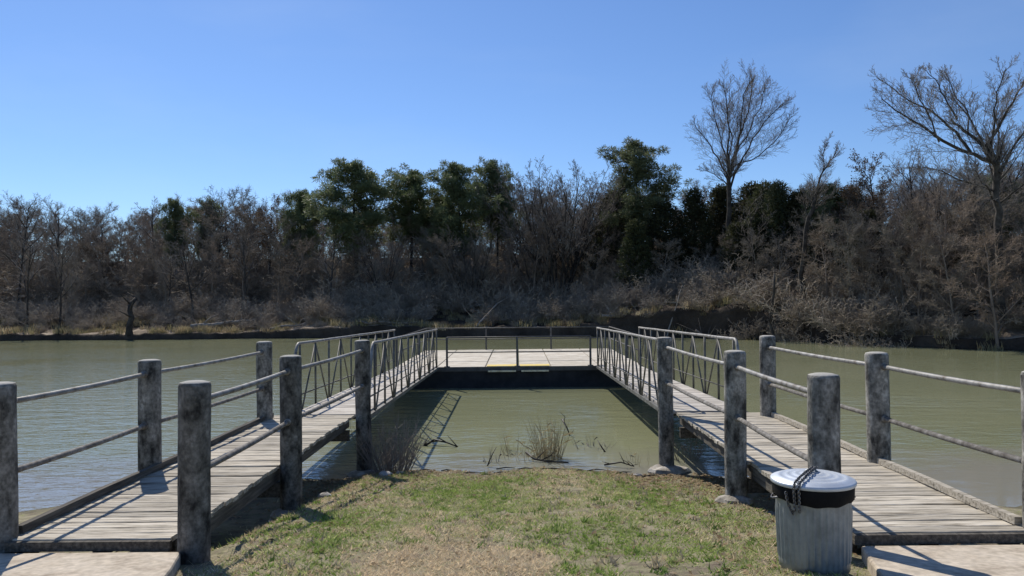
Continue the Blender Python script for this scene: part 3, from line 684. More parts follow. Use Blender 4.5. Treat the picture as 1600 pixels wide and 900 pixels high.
stalks('reed_clump', (1.9, 12.4), 14, .25, .4, 'thin dry stems beside the right waterside post', 'reeds', M['reed'], .4, .004, 'reeds in the shallows')
stalks('dry_shrub', (2.75, 12.6), 26, .25, .55, 'small leafless shrub in the water under the right gangway', 'shrub', M['twig'], .6, .005, None, 3, -.02)
def driftwood(name, pts, rad, label, m, twigs=4, seed=1):
    r = random.Random(seed); P = [Vector(p) for p in pts]; root = empty(name, pts[0], label, 'driftwood', None)
    MB().tube(P, [rad * (1 - .6 * i / (len(P) - 1)) for i in range(len(P))], 7).build('stem', m, root, True)
    for i in range(twigs):
        k = r.randint(0, len(P) - 2); b = P[k].lerp(P[k + 1], r.random()); L = rad * r.uniform(7, 16)
        d = Vector((r.gauss(0, 1), r.gauss(0, .6), abs(r.gauss(.7, .5)))).normalized() * L
        MB().tube([b, b + d * .5 + Vector((r.gauss(0, .1) * L, 0, 0)), b + d], [rad * .5, rad * .35, rad * .12], 5).build('branch', m, root, True)
    return root
driftwood('driftwood_branch', [(-1.75, 14.0, -.02), (-1.55, 14.1, .10), (-1.3, 14.0, .06), (-1.1, 13.9, .0)], .024, 'dark branch arching out of the shallow water near the left gangway', M['wet_wood'], 5, 2)
driftwood('driftwood_branch', [(.12, 12.75, .12), (.25, 12.6, .04), (.45, 12.5, .02), (.8, 12.45, .01)], .022, 'dark wet log lying at the foot of the reed clump', M['wet_wood'], 4, 5)
driftwood('driftwood_branch', [(.86, 15.2, .28), (.95, 15.0, .12), (1.0, 14.9, -.03)], .02, 'short leaning stick in the water behind the reeds', M['wet_wood'], 2, 9)
driftwood('driftwood_branch', [(1.35, 12.2, .02), (1.6, 12.1, .08), (1.8, 12.05, .02)], .016, 'dark twiggy branch on the waterline left of the right footing', M['wet_wood'], 5, 12)
driftwood('driftwood_branch', [(-.5, 12.2, .02), (-.44, 12.25, .16), (-.36, 12.3, .3)], .012, 'single upright stick on the shore left of the reeds', M['wet_wood'], 2, 15)
driftwood('driftwood_branch', [(1.5, 13.3, -.02), (1.42, 13.4, .1), (1.38, 13.5, .17)], .014, 'thin stick leaning beside the low dark tuft', M['wet_wood'], 1, 18)
ORD = 'first second third fourth fifth sixth seventh eighth ninth tenth eleventh twelfth'.split()
for i in range(12):
    X = -1.5 + 3.7 * (i + rnd.random()) / 12; Y = nshore(X) - rnd.uniform(-.05, .45); L = rnd.uniform(.08, .22); a = rnd.uniform(-.5, .5); z = max(near_z(X, Y), 0) + .012
    o = MB().tube([(X - L * math.cos(a), Y - L * math.sin(a), z), (X, Y, z + .015), (X + L * math.cos(a), Y + L * math.sin(a), z)], [.009, .010, .004], 5).build('stick', M['wet_wood'], org=(X, Y, z))
    tag(o, 'small dark stick washed up on the grassy shoreline, %s from the left' % ORD[i], 'stick', 'sticks washed up on the shoreline')

# ------------------------------------------------------------------ tree generators (local frame, base at the origin, z up)
def tube_np(acc, pts, rad, k):
    """append an open tube to acc = [verts, tris]"""
    n = len(pts); V, F = acc; b = len(V)
    d = pts[1] - pts[0]; d = d.normalized() if d.length > 1e-6 else Vector((0, 0, 1))
    u = d.orthogonal().normalized()
    for i in range(n):
        e = pts[min(i + 1, n - 1)] - pts[max(i - 1, 0)]
        e = e.normalized() if e.length > 1e-6 else d
        u = u - e * u.dot(e); u = u.normalized() if u.length > 1e-6 else e.orthogonal().normalized(); w_ = e.cross(u)
        for j in range(k):
            a = 6.28318 * j / k; V.append(pts[i] + (u * math.cos(a) + w_ * math.sin(a)) * rad[i])
    for i in range(n - 1):
        for j in range(k):
            j2 = (j + 1) % k; p = b + i * k
            F.append((p + j, p + j2, p + k + j2)); F.append((p + j, p + k + j2, p + k + j))
def branch(r, acc, p, d, L, rad, lvl, P, maxl):
    """one limb and everything that grows from it; acc[0] trunk and limbs, acc[1] twigs"""
    n = (7, 6, 5, 4, 3, 3)[min(lvl, 5)]; pts = [p.copy()]; rads = [rad]; q = p.copy(); d = d.normalized(); dirs = [d.copy()]
    for i in range(n):
        wob = P['wob'] * (.6 + .35 * lvl)
        d = (d + Vector((r.gauss(0, wob), r.gauss(0, wob), r.gauss(0, wob) + P['up'] * (1 if lvl else .3)))).normalized()
        q = q + d * L / n; pts.append(q.copy()); rads.append(max(rad * (1 - .78 * (i + 1) / n), P['rmin'])); dirs.append(d.copy())
    tube_np(acc[0] if lvl < 2 else acc[1], pts, rads, 6 if lvl == 0 else 5 if lvl == 1 else 3)
    if lvl >= maxl: return
    kids = P['kids'][lvl]; t0 = P['t0'][lvl]
    for c in range(kids):
        t = t0 + (1 - t0) * (c + r.random()) / kids; t = min(t, .99); f = t * n; i = int(f); fr = f - i
        b = pts[i].lerp(pts[i + 1], fr); dd = dirs[i]
        ang = R(P['ang'][lvl] * r.uniform(.65, 1.3)); az = c * 2.4 + r.uniform(-.7, .7)
        s = dd.orthogonal().normalized(); s = Matrix.Rotation(az, 3, dd) @ s
        nd = dd * math.cos(ang) + s * math.sin(ang)
        ll = L * P['len'][lvl] * r.uniform(.6, 1.15) * (1 - P['tip'] * (t - t0) / (1 - t0 + 1e-6))
        rr = max(min(rads[i] * .72, rad * P['thin'][lvl]), P['rmin'])
        branch(r, acc, b, nd, ll, rr, lvl + 1, P, maxl)
BARE = dict(wob=.055, up=.05, rmin=.008, kids=(12, 8, 6, 5), t0=(.38, .22, .2, .15), ang=(42, 40, 42, 45), len=(.42, .5, .48, .5), thin=(.42, .5, .55, .6), tip=.45)
def to_meshes(acc, mats, names):
    out = []
    for (V, F), m, nm in zip(acc, mats, names):
        out.append(np_mesh(nm, np.array([v[:] for v in V], np.float32), np.array(F, np.int32), m))
    return out
def bare_proto(seed, H=13, rad=.17, maxl=4, stems=1, spread=.12, **kw):
    P = dict(BARE); P.update(kw); r = random.Random(seed); acc = [([], []), ([], [])]
    for s in range(stems):
        a = 6.283 * s / max(stems, 1) + r.uniform(-.4, .4)
        d = Vector((math.cos(a) * spread, math.sin(a) * spread, 1)) if stems > 1 else Vector((r.gauss(0, .04), r.gauss(0, .04), 1))
        p = Vector((math.cos(a) * .25, math.sin(a) * .25, -.3)) if stems > 1 else Vector((0, 0, -.3))
        branch(r, acc, p, d, H * r.uniform(.85, 1.0) if stems > 1 else H, rad * (r.uniform(.7, 1) if stems > 1 else 1), 0, P, maxl)
    return acc
def puff(r, acc, c, s, n, L, W, droop=0.0, nrm=None):
    """a clump of n needle sprays round c"""
    V, F = acc
    for i in range(n):
        d = Vector((r.gauss(0, 1), r.gauss(0, 1), r.gauss(0, .8) + .25)); d.normalize()
        p = c + Vector((d.x * s[0], d.y * s[1], d.z * s[2])) * (r.random() ** .45)
        e = (d + Vector((r.gauss(0, .6), r.gauss(0, .6), r.gauss(0, .6) - droop))).normalized(); l = L * r.uniform(.6, 1.3); w_ = W * r.uniform(.6, 1.3)
        t = e.cross(Vector((r.gauss(0, 1), r.gauss(0, 1), r.gauss(0, 1)))).normalized() * w_
        b = len(V); V += [p - t * .5, p + t * .5, p + e * l + t * .35, p + e * l * 1.05 - t * .25]; F += [(b, b + 1, b + 2), (b, b + 2, b + 3)]
def pine_proto(seed, H=14, cb=.42, wid=2.6, clumps=105, n=150):
    r = random.Random(seed); acc = [([], []), ([], [])]; tr = [Vector((0, 0, -.3))]; q = tr[0].copy(); d = Vector((r.gauss(0, .03), r.gauss(0, .03), 1))
    for i in range(9):
        q = q + d.normalized() * (H * .97 + .3) / 9; d += Vector((r.gauss(0, .02), r.gauss(0, .02), 0)); tr.append(q.copy())
    tube_np(acc[0], tr, [.19 * (1 - .85 * i / 9) for i in range(10)], 7)
    nl = 24
    for c in range(nl):
        t = (c + r.random()) / nl; hz = cb + (.97 - cb) * t
        i = min(8, int(hz * 9)); b = tr[i].lerp(tr[i + 1], hz * 9 - i)
        prof = math.sqrt(max(0.03, 1 - (2 * abs(t - .40) / 1.22) ** 2.2))
        a = c * 2.39996 + r.uniform(-.7, .7); rr = wid * prof * r.uniform(.55, 1.2)
        e = b + Vector((math.cos(a) * rr, math.sin(a) * rr, rr * r.uniform(.05, .5)))
        m_ = b.lerp(e, .5) - Vector((0, 0, .12)); tube_np(acc[0], [b, m_, e], [.06, .04, .015], 4)
        for k in range(int(6 + 7 * prof)):
            u = r.uniform(.3, 1.05); q_ = b.lerp(e, u) + Vector((r.gauss(0, .42), r.gauss(0, .42), r.gauss(.1, .42)))
            s = r.uniform(.32, .72) * (1 - .2 * t)
            puff(r, acc[1], q_, (s, s, s * .9), int(n * s * 1.9), .22, .055)
    for k in range(5):
        puff(r, acc[1], tr[9] + Vector((r.gauss(0, .25), r.gauss(0, .25), r.uniform(-.7, .2))), (.4, .4, .4), n, .25, .06)
    for c in range(14):       # dead stubs below the crown
        hz = r.uniform(.12, cb); i = min(8, int(hz * 9)); b = tr[i].lerp(tr[i + 1], hz * 9 - i); a = r.uniform(0, 6.3); L = r.uniform(.4, 1.5)
        tube_np(acc[0], [b, b + Vector((math.cos(a) * L, math.sin(a) * L, r.uniform(-.3, .2)))], [.025, .008], 3)
    return acc
def cedar_proto(seed, H=7, wid=1.9, clumps=170, n=75, low=.04):
    r = random.Random(seed); acc = [([], []), ([], [])]
    tube_np(acc[0], [Vector((0, 0, -.3)), Vector((.05, 0, H * .5)), Vector((0, .05, H * .97))], [.16, .09, .015], 6)
    for c in range(clumps):
        t = (c + r.random()) / clumps; hz = low + (1 - low) * t
        prof = (1 - t) ** .62 * min(1, .45 + t * 2.5); a = c * 2.39996 + r.uniform(-.4, .4); rr = wid * prof * (.3 + .85 * r.random() ** .6)
        e = Vector((math.cos(a) * rr, math.sin(a) * rr, H * hz + r.gauss(0, .1)))
        tube_np(acc[0], [Vector((0, 0, max(.1, H * hz - rr * .4))), e], [.03, .01], 3)
        s = r.uniform(.35, .62); puff(r, acc[1], e, (s, s, s * .9), n, .17, .06, -.3)
    return acc
def leafy_proto(seed, H=9):
    """bare tree that keeps some brown leaves"""
    acc = bare_proto(seed, H, .13, 3, kids=(11, 7, 6, 5)); r = random.Random(seed); lv = ([], [])
    tips = acc[1][0]
    for i in range(2600):
        p = tips[r.randrange(len(tips))]; puff(r, lv, p, (.15, .15, .15), 1, .10, .07)
    return [acc[0], acc[1], lv]

PROTO = {}
def reg(name, acc, mats): PROTO[name] = to_meshes(acc, mats, ['trunk', 'crown', 'leaves'][:len(acc)])
for i in range(5): reg('bare%d' % i, bare_proto(100 + i, 12.5), [M['bark'], M['twig']])
for i in range(3): reg('thin%d' % i, bare_proto(140 + i, 12, .15, 4, kids=(9, 5, 5, 4), ang=(34, 36, 40, 42), t0=(.35, .25, .2, .15)), [M['bark'], M['twig']])
for i in range(2): reg('multi%d' % i, bare_proto(160 + i, 11.5, .12, 4, stems=(10, 7)[i], spread=.3, kids=(9, 6, 5, 4), ang=(28, 32, 36, 40), t0=(.28, .2, .2, .15), up=.03, wob=.04, rmin=.009), [M['bark'], M['twig']])
for i in range(3): reg('pine%d' % i, pine_proto(200 + i, 14, (.40, .46, .36)[i], (2.8, 2.6, 3.0)[i]), [M['bark'], M['pine']])
for i in range(3): reg('cedar%d' % i, cedar_proto(230 + i, 7, (1.9, 1.5, 2.3)[i]), [M['bark'], M['cedar']])
for i in range(2): reg('leafy%d' % i, leafy_proto(250 + i), [M['bark'], M['twig'], M['brown_leaf']])
PH = {'bare': 14.6, 'thin': 13.6, 'multi': 13.8, 'pine': 14.3, 'cedar': 7.15, 'leafy': 10.4}

def tree(kind, px, ytop, inland, label, group=None, wid=1.0, name=None, cat='tree', rot=None):
    """stand a tree on the far bank so that its top reaches the given height"""
    X = X_at(px, 58); Y = fshore(X) + inland; X = X_at(px, Y); Y = fshore(X) + inland
    g = far_z(X, Y); H = Z_at(px, ytop, Y) - g
    base = ''.join(ch for ch in kind if not ch.isdigit()); s = H / PH[base]
    nm = name or {'bare': 'bare_tree', 'thin': 'bare_tree', 'multi': 'bare_tree', 'pine': 'pine_tree', 'cedar': 'cedar_tree', 'leafy': 'brown_leaved_tree'}[base]
    root = empty(nm, (X, Y, g), label, cat, group)
    for me in PROTO[kind]: link(me.name.split('.')[0], me, root, (X, Y, g))
    root.scale = (s * wid, s * wid, s); root.rotation_euler = (0, 0, rot if rot is not None else rnd.uniform(0, 6.28))
    return root

# ---- single trees one can point at
tree('pine0', 556, 246, 12, 'broad dark green pine behind the left gangway, leftmost of the tall pines', 'pines on the skyline', 1.35)
tree('pine1', 642, 262, 14, 'round topped dark pine, second of the tall pines from the left', 'pines on the skyline', 1.25)
tree('pine2', 728, 251, 13, 'tall dark pine with a twin close on its right', 'pines on the skyline', 1.1)
tree('pine1', 776, 246, 15, 'narrow tall pine just left of the big grey bare tree', 'pines on the skyline', .85)
tree('pine2', 1002, 219, 12, 'tallest pointed pine, right of the big grey bare tree', 'pines on the skyline', 1.15)
tree('multi0', 872, 224, 8, 'large grey many stemmed bare tree in the middle of the far bank', 'bare trees on the far bank', 1.15)
tree('pine0', 268, 306, 18, 'dark evergreen poking above the wood at far left', 'evergreens in the wood', .7)
tree('pine1', 322, 308, 20, 'dark evergreen beside the bare crowns, second from the left', 'evergreens in the wood', .8)
tree('pine0', 466, 292, 16, 'small green pine left of the tall pines', 'evergreens in the wood', .9)
tree('cedar2', 1040, 318, 9, 'wide black green cedar right below the tallest pine', 'evergreens in the wood', 1.2)
tree('cedar0', 1085, 300, 11, 'dark cedar just left of the tallest bare tree', 'evergreens in the wood', 1.1)
tree('cedar1', 1120, 292, 15, 'dark cedar directly behind the tallest bare tree', 'evergreens in the wood', 1.2)
tree('cedar2', 1205, 288, 14, 'broad dark cedar right of the tallest bare tree', 'evergreens in the wood', 1.0)
tree('cedar0', 1255, 290, 12, 'dark cedar left of the small leaning bare tree', 'evergreens in the wood', .95)
tree('pine0', 1325, 284, 14, 'light green pine right of the small leaning bare tree', 'evergreens in the wood', 1.0)
tree('cedar1', 995, 345, 7, 'low dark cedar at the foot of the tallest pine', 'evergreens in the wood', 1.3)
tree('cedar0', 1160, 292, 17, 'dark cedar just right of the tallest bare trunk', 'evergreens in the wood', 1.3)
tree('cedar1', 1290, 300, 13, 'dark cedar behind the small leaning bare tree', 'evergreens in the wood', 1.4)
tree('cedar2', 1355, 296, 16, 'olive cedar between the light pine and the brown leaved trees', 'evergreens in the wood', 1.2)
tree('pine0', 688, 300, 17, 'short pine tucked left of the twin pines', 'pines on the skyline', 1.2)
tree('multi1', 838, 245, 10, 'grey bare tree leaning on the left side of the big grey one', 'bare trees on the far bank', 1.2)
tree('multi0', 905, 240, 11, 'grey bare tree overlapping the right side of the big grey one', 'bare trees on the far bank', 1.2)
tree('cedar2', 960, 300, 13, 'dark evergreen filling the space left of the tallest pine', 'evergreens in the wood', 1.1)
tree('multi0', 1560, 205, 13, 'hazy grey bare crown behind the big spreading tree', 'bare trees on the far bank', 1.3)
tree('cedar0', 1235, 345, 9, 'low dark evergreen right of the tallest bare trunk', 'evergreens in the wood', 1.3)
tree('cedar2', 1345, 350, 9, 'squat olive evergreen under the light green pine', 'evergreens in the wood', 1.2)
tree('cedar1', 1420, 330, 10, 'dark evergreen below the dense brown leaved tree', 'evergreens in the wood', 1.5)
tree('cedar0', 1500, 335, 11, 'dark evergreen left of the big spreading trunk', 'evergreens in the wood', 1.4)
tree('cedar2', 1598, 345, 9, 'dark evergreen at the right edge below the pine', 'evergreens in the wood', 1.1)
tree('cedar1', 1180, 350, 8, 'small dark evergreen at the foot of the tallest bare tree', 'evergreens in the wood', 1.6)
tree('leafy0', 1440, 236, 12, 'dense brown leaved tree left of the big spreading bare tree', 'brown leaved trees', 1.0)
tree('leafy1', 1400, 270, 14, 'shorter brown leaved tree near the right end of the wood', 'brown leaved trees', 1.1)
tree('pine2', 1590, 270, 18, 'dark pine at the right edge behind the big bare tree', 'evergreens in the wood', 1.0)
tree('leafy0', 418, 305, 15, 'rusty brown tree left of the small green pine', 'brown leaved trees', 1.0)
tree('bare0', 18, 288, 10, 'tall grey bare tree at the left edge', 'bare trees on the far bank', 1.0)
tree('bare1', 95, 304, 13, 'pale forked bare tree, second from the left edge', 'bare trees on the far bank', 1.1)
tree('bare2', 158, 322, 15, 'grey bare tree right of the pale forked one', 'bare trees on the far bank', 1.0)
tree('bare3', 232, 296, 16, 'spreading bare tree left of the first dark evergreen', 'bare trees on the far bank', 1.0)
tree('bare4', 342, 293, 17, 'bare crown rising right of the second dark evergreen', 'bare trees on the far bank', 1.0)
tree('bare0', 405, 298, 18, 'round bare crown above the rusty brown tree', 'bare trees on the far bank', 1.0)
tree('bare1', 690, 286, 18, 'thin grey crown showing between two pines', 'bare trees on the far bank', .9)
tree('bare2', 925, 290, 14, 'bare tree between the big grey tree and the tallest pine', 'bare trees on the far bank', .9)
tree('bare3', 1065, 285, 20, 'bare crown right of the tallest pine top', 'bare trees on the far bank', .9)
tree('bare4', 1495, 215, 12, 'upright bare tree close behind the big spreading bare tree', 'bare trees on the far bank', .9)
tree('multi1', 1530, 230, 9, 'many stemmed bare tree left of the big trunk at right', 'bare trees on the far bank', .8)
tree('thin0', 40, 360, 3.0, 'dark bare tree on the left bank near the water', 'bare trees on the far bank', 1.2)
tree('thin1', 88, 375, 3.5, 'slim bare tree on the left bank, second from the edge', 'bare trees on the far bank', 1.3)
tree('thin2', 300, 360, 6, 'dark slim tree behind the bleached fallen log', 'bare trees on the far bank', 1.3)
tree('bare2', 262, 370, 7, 'ivy dark tree in the brush left of the fallen log', 'bare trees on the far bank', 1.0)
tree('thin0', 385, 345, 7, 'slim bare tree over the pale sandy mound', 'bare trees on the far bank', 1.2)
tree('thin1', 515, 350, 6, 'slim bare tree in front of the leftmost tall pine', 'bare trees on the far bank', 1.3)
tree('multi1', 735, 330, 7, 'bushy bare tree in front of the twin pines', 'bare trees on the far bank', 1.0)
tree('thin2', 980, 400, 5, 'small bare tree in front of the low dark cedar', 'bare trees on the far bank', 1.4)
tree('thin0', 1250, 300, 5.5, 'pale slim bare tree right of the tallest bare tree', 'bare trees on the far bank', 1.1)
tree('thin1', 1305, 345, 5, 'slim crooked bare tree on the right bank', 'bare trees on the far bank', 1.3)
tree('thin2', 1392, 330, 6, 'slim bare tree above the driftwood on the right bank', 'bare trees on the far bank', 1.2)
tree('multi0', 1480, 300, 7, 'clump of grey stems behind the right bank log', 'bare trees on the far bank', .9)
tree('multi1', 600, 345, 8, 'bushy bare tree between the two leftmost tall pines', 'bare trees on the far bank', 1.1)

# ---- trees with limbs of their own
def hero(px, base_inland, limbs, label, seed, D=None, rmin=.0065, sub=None):
    X = X_at(px, 56); Y = fshore(X) + base_inland; X = X_at(px, Y); g = far_z(X, Y); r = random.Random(seed)
    P = dict(BARE); P.update(dict(rmin=rmin, kids=(0, 9, 7, 4), up=.04, wob=.05, t0=(.3, .14, .12, .15), ang=(40, 36, 38, 38), len=(.42, .5, .5, .55), tip=.3)); P.update(sub or {})
    acc = [([], []), ([], [])]
    root = empty('bare_tree', (X, Y, g), label, 'tree', 'bare trees on the far bank')
    for pts, r0, r1, dep in limbs:
        if dep: r0, r1 = r0 * .72, r1 * .7
        W = []
        for i, (qx, qy) in enumerate(pts):
            W.append(Vector((X_at(qx, Y) - X, dep * i / max(1, len(pts) - 1) + r.gauss(0, .05), Z_at(qx, qy, Y) - g)))
        W2 = [W[0]]                                      # crooked between the given points
        for a_, b_ in zip(W, W[1:]):
            sg = .035 * (b_ - a_).length
            for q in (.33, .67): W2.append(a_.lerp(b_, q) + Vector((r.gauss(0, sg), r.gauss(0, sg), r.gauss(0, sg))))
            W2.append(b_)
        W = W2; n = len(W) - 1
        tube_np(acc[0], W, [r0 + (r1 - r0) * i / n for i in range(n + 1)], 7)
        L = sum((b - a).length for a, b in zip(W, W[1:])); kids = int(4 + L * 1.9)
        ts = .72 if r0 > .14 and dep == 0 else .14
        for c in range(kids):
            t = ts + (1 - ts) * (c + r.random()) / kids; f = min(t, .99) * n; i = int(f); b = W[i].lerp(W[i + 1], f - i); dd = (W[i + 1] - W[i]).normalized()
            if (b.z + g) < Z_at(px, 420, Y): continue
            az = c * 2.4 + r.uniform(-.6, .6); s = Matrix.Rotation(az, 3, dd) @ dd.orthogonal().normalized(); ang = R(r.uniform(18, 42))
            branch(r, acc, b, dd * math.cos(ang) + s * math.sin(ang), L * .5 * r.uniform(.5, 1.1) * (1 - .62 * t), max((r0 + (r1 - r0) * t) * .26, .013), 1, P, 3)
    for (V, F), m, nm in zip(acc, (M['bark'], M['twig']), ('trunk', 'crown')):
        link(nm, np_mesh(nm, np.array([v[:] for v in V], np.float32), np.array(F, np.int32), m), root, (X, Y, g))
    return root
hero(1143, 9, [([(1143, 465), (1142, 400), (1141, 330), (1140, 290), (1141, 262)], .20, .14, 0),
               ([(1141, 270), (1152, 240), (1166, 200), (1178, 160), (1186, 118)], .15, .03, .8),
               ([(1141, 275), (1138, 240), (1140, 205), (1135, 170), (1128, 135)], .12, .025, -1),
               ([(1141, 300), (1156, 262), (1180, 215), (1208, 180), (1234, 155)], .12, .025, .4),
               ([(1140, 282), (1126, 245), (1110, 215), (1092, 185)], .10, .025, .9),
               ([(1150, 250), (1158, 205), (1160, 165), (1168, 125)], .10, .025, -1.2),
               ([(1146, 262), (1185, 245), (1215, 215), (1226, 195)], .07, .02, -1.3),
               ([(1140, 290), (1122, 270), (1104, 258)], .06, .015, 1.0),
               ([(1141, 268), (1148, 225), (1146, 180), (1152, 130)], .09, .022, 1.4),
               ([(1152, 242), (1180, 195), (1200, 150), (1208, 125)], .08, .02, 1.2),
               ([(1140, 262), (1128, 215), (1116, 175), (1112, 150)], .08, .02, -.6)],
     'tallest bare tree, vase shaped, standing alone above the wood', 5)
hero(1560, 7, [([(1562, 505), (1560, 430), (1559, 350), (1558, 290), (1559, 245)], .20, .15, 0),
                 ([(1559, 258), (1520, 243), (1467, 222), (1430, 200), (1400, 184), (1366, 162)], .14, .03, -1.0),
                 ([(1559, 250), (1548, 228), (1515, 202), (1498, 182)], .16, .06, .6),
                 ([(1518, 238), (1500, 205), (1474, 178), (1435, 155), (1398, 122)], .11, .025, .8),
                 ([(1545, 226), (1562, 190), (1580, 150), (1596, 122)], .11, .03, -.8),
                 ([(1500, 186), (1488, 160), (1476, 130), (1462, 104)], .07, .02, .5),
                 ([(1558, 300), (1520, 282), (1490, 262), (1460, 252)], .07, .02, 1.5),
                 ([(1559, 270), (1585, 240), (1612, 205), (1640, 180)], .12, .03, .8),
                 ([(1470, 222), (1445, 180), (1420, 150), (1405, 135)], .06, .02, -1.4),
                 ([(1558, 262), (1545, 215), (1530, 165), (1515, 120)], .10, .025, 1.6),
                 ([(1548, 232), (1550, 190), (1545, 150), (1550, 118)], .08, .02, -1.2),
                 ([(1559, 258), (1575, 215), (1582, 175), (1600, 140)], .09, .02, 1.8),
                 ([(1515, 205), (1520, 170), (1505, 135), (1500, 110)], .06, .02, 1.0),
                 ([(1559, 330), (1535, 300), (1510, 285), (1488, 262)], .07, .02, -1.6),
                 ([(1559, 320), (1585, 295), (1605, 270)], .07, .02, -1.0)],
     'big spreading bare tree with limbs reaching left, near the right edge', 9)
hero(1252, 7, [([(1252, 470), (1256, 400), (1264, 340), (1278, 300)], .16, .10, 0),
               ([(1278, 300), (1288, 270), (1302, 250), (1318, 228)], .08, .02, .5),
               ([(1278, 302), (1286, 268), (1284, 245), (1288, 226)], .06, .02, -.5),
               ([(1264, 340), (1260, 315), (1262, 290)], .05, .015, .5)],
     'small bare tree leaning right, between tallest tree and big spreading tree', 15)

# ---- the crowd behind: woodland and brush that read as one mass (instanced on points)
def arr_join(acc, name, m):
    Vs, Fs, off = [], [], 0
    for V, F in acc:
        if not V: continue
        Vs.append(np.array([v[:] for v in V], np.float32)); Fs.append(np.array(F, np.int32) + off); off += len(V)
    return np_mesh(name, np.concatenate(Vs), np.concatenate(Fs), m)
def mass(name, protos, places, label, cat):
    """places: (proto, x, y, z, scale, widen, turn)"""
    pc = bpy.data.collections.new(name + '_kinds')
    for i, me in enumerate(protos): pc.objects.link(bpy.data.objects.new('%s_kind_%02d' % (name, i), me))
    me = bpy.data.meshes.new(name); me.vertices.add(len(places))
    me.vertices.foreach_set('co', np.array([p[1:4] for p in places], np.float32).ravel())
    for an, ty, key, val in (('pick', 'INT', 'value', [p[0] for p in places]),
                             ('size', 'FLOAT_VECTOR', 'vector', np.array([(p[4] * p[5], p[4] * p[5], p[4]) for p in places], np.float32).ravel()),
                             ('turn', 'FLOAT_VECTOR', 'vector', np.array([(0, 0, p[6]) for p in places], np.float32).ravel())):
        at = me.attributes.new(an, ty, 'POINT'); at.data.foreach_set(key, val)
    ng = bpy.data.node_groups.new(name + '_scatter', 'GeometryNodeTree')
    ng.interface.new_socket('Geometry', in_out='INPUT', socket_type='NodeSocketGeometry'); ng.interface.new_socket('Geometry', in_out='OUTPUT', socket_type='NodeSocketGeometry')
    N = ng.nodes; L = ng.links; gi = N.new('NodeGroupInput'); go = N.new('NodeGroupOutput')
    ci = N.new('GeometryNodeCollectionInfo'); ci.inputs['Collection'].default_value = pc; ci.inputs['Separate Children'].default_value = True; ci.inputs['Reset Children'].default_value = True
    ip = N.new('GeometryNodeInstanceOnPoints'); ip.inputs['Pick Instance'].default_value = True
    def na(an, ty):
        q = N.new('GeometryNodeInputNamedAttribute'); q.data_type = ty; q.inputs['Name'].default_value = an; return q.outputs['Attribute']
    L.new(gi.outputs[0], ip.inputs['Points']); L.new(ci.outputs[0], ip.inputs['Instance'])
    L.new(na('pick', 'INT'), ip.inputs['Instance Index']); L.new(na('size', 'FLOAT_VECTOR'), ip.inputs['Scale'])
    er = N.new('FunctionNodeEulerToRotation'); L.new(na('turn', 'FLOAT_VECTOR'), er.inputs[0]); L.new(er.outputs[0], ip.inputs['Rotation'])
    L.new(ip.outputs[0], go.inputs[0])
    o = link(name, me); md = o.modifiers.new('scatter', 'NODES'); md.node_group = ng
    return tag(o, label, cat, kind='stuff')
def twiggy(seed, H, leafy):
    """a crowded forest tree: fine twig sprays from near the ground to the top"""
    acc = bare_proto(seed, H, .11, 3, kids=(14, 8, 6, 0), rmin=.014, t0=(.10, .15, .15, .1), len=(.34, .5, .5, .5), ang=(48, 42, 42, 45), tip=.3)
    r = random.Random(seed); tips = acc[1][0]; lv = ([], [])
    for i in range(leafy):
        p = tips[r.randrange(len(tips))]; e = Vector((r.gauss(0, .7), r.gauss(0, .7), r.gauss(.5, .6))).normalized(); L = r.uniform(.25, .6)
        tube_np(lv, [p, p + e * L], [.011, .005], 3)
    return [acc[0], acc[1], lv]
M['wood_mass'] = mat('woodland_twig', [(0.3, (0.16, 0.118, 0.085)), (0.5, (0.25, 0.192, 0.145)), (0.7, (0.33, 0.27, 0.21))], scale=0.2, rough=0.95, rand=0.4, rand_hue=(0.21, 0.20, 0.165))
wk = [arr_join(twiggy(300 + i, 10, 2600), 'forest_tree', M['wood_mass']) for i in range(4)]
pl = []; r = random.Random(77)
SKY = [(-100, 312), (60, 312), (160, 328), (250, 315), (420, 302), (520, 305), (620, 318), (700, 300), (800, 290), (940, 300), (1060, 290), (1250, 288), (1400, 270), (1500, 250), (1700, 250)]
for row, inl in enumerate((8, 11, 14, 18, 22, 27, 33, 40, 50)):
    n = 38
    for i in range(n):
        px = -200 + 2060 * (i + r.random()) / n; X = X_at(px, 58); Y = fshore(X) + inl + r.uniform(-2, 2); X = X_at(px, Y); g = far_z(X, Y)
        yt = interp(px, SKY) + r.uniform(-6, 34) + (60, 45, 25, 10, 5, 0, 0, 0, 0, 0)[row]; H = min(14, Z_at(px, yt, Y) - g)
        pl.append((r.randrange(4), X, Y, g, H / 11.2, r.uniform(.9, 1.4), r.uniform(0, 6.28)))
mass('woodland', wk, pl, 'crowded leafless wood filling the far bank behind the single trees', 'wood')
def bush_proto(seed, n=40, h=2.0):
    r = random.Random(seed); acc = [([], []), ([], [])]
    for i in range(n):
        a = r.uniform(0, 6.28); p = Vector((math.cos(a) * r.uniform(0, .5), math.sin(a) * r.uniform(0, .5), -.1)); d = Vector((math.cos(a) * r.uniform(.1, 1.0), math.sin(a) * r.uniform(.1, 1.0), 1)).normalized()
        P = dict(BARE); P.update(dict(rmin=.008, kids=(0, 8, 5, 0), wob=.12, up=-.02, t0=(.2, .15, .2, .2), len=(.5, .45, .5, .5)))
        branch(r, acc, p, d, h * r.uniform(.55, 1.1), .016, 1, P, 3)
    return acc
bk = [arr_join(bush_proto(400 + i), 'brush_plant', M['brush']) for i in range(4)]
pl = []; r = random.Random(78)
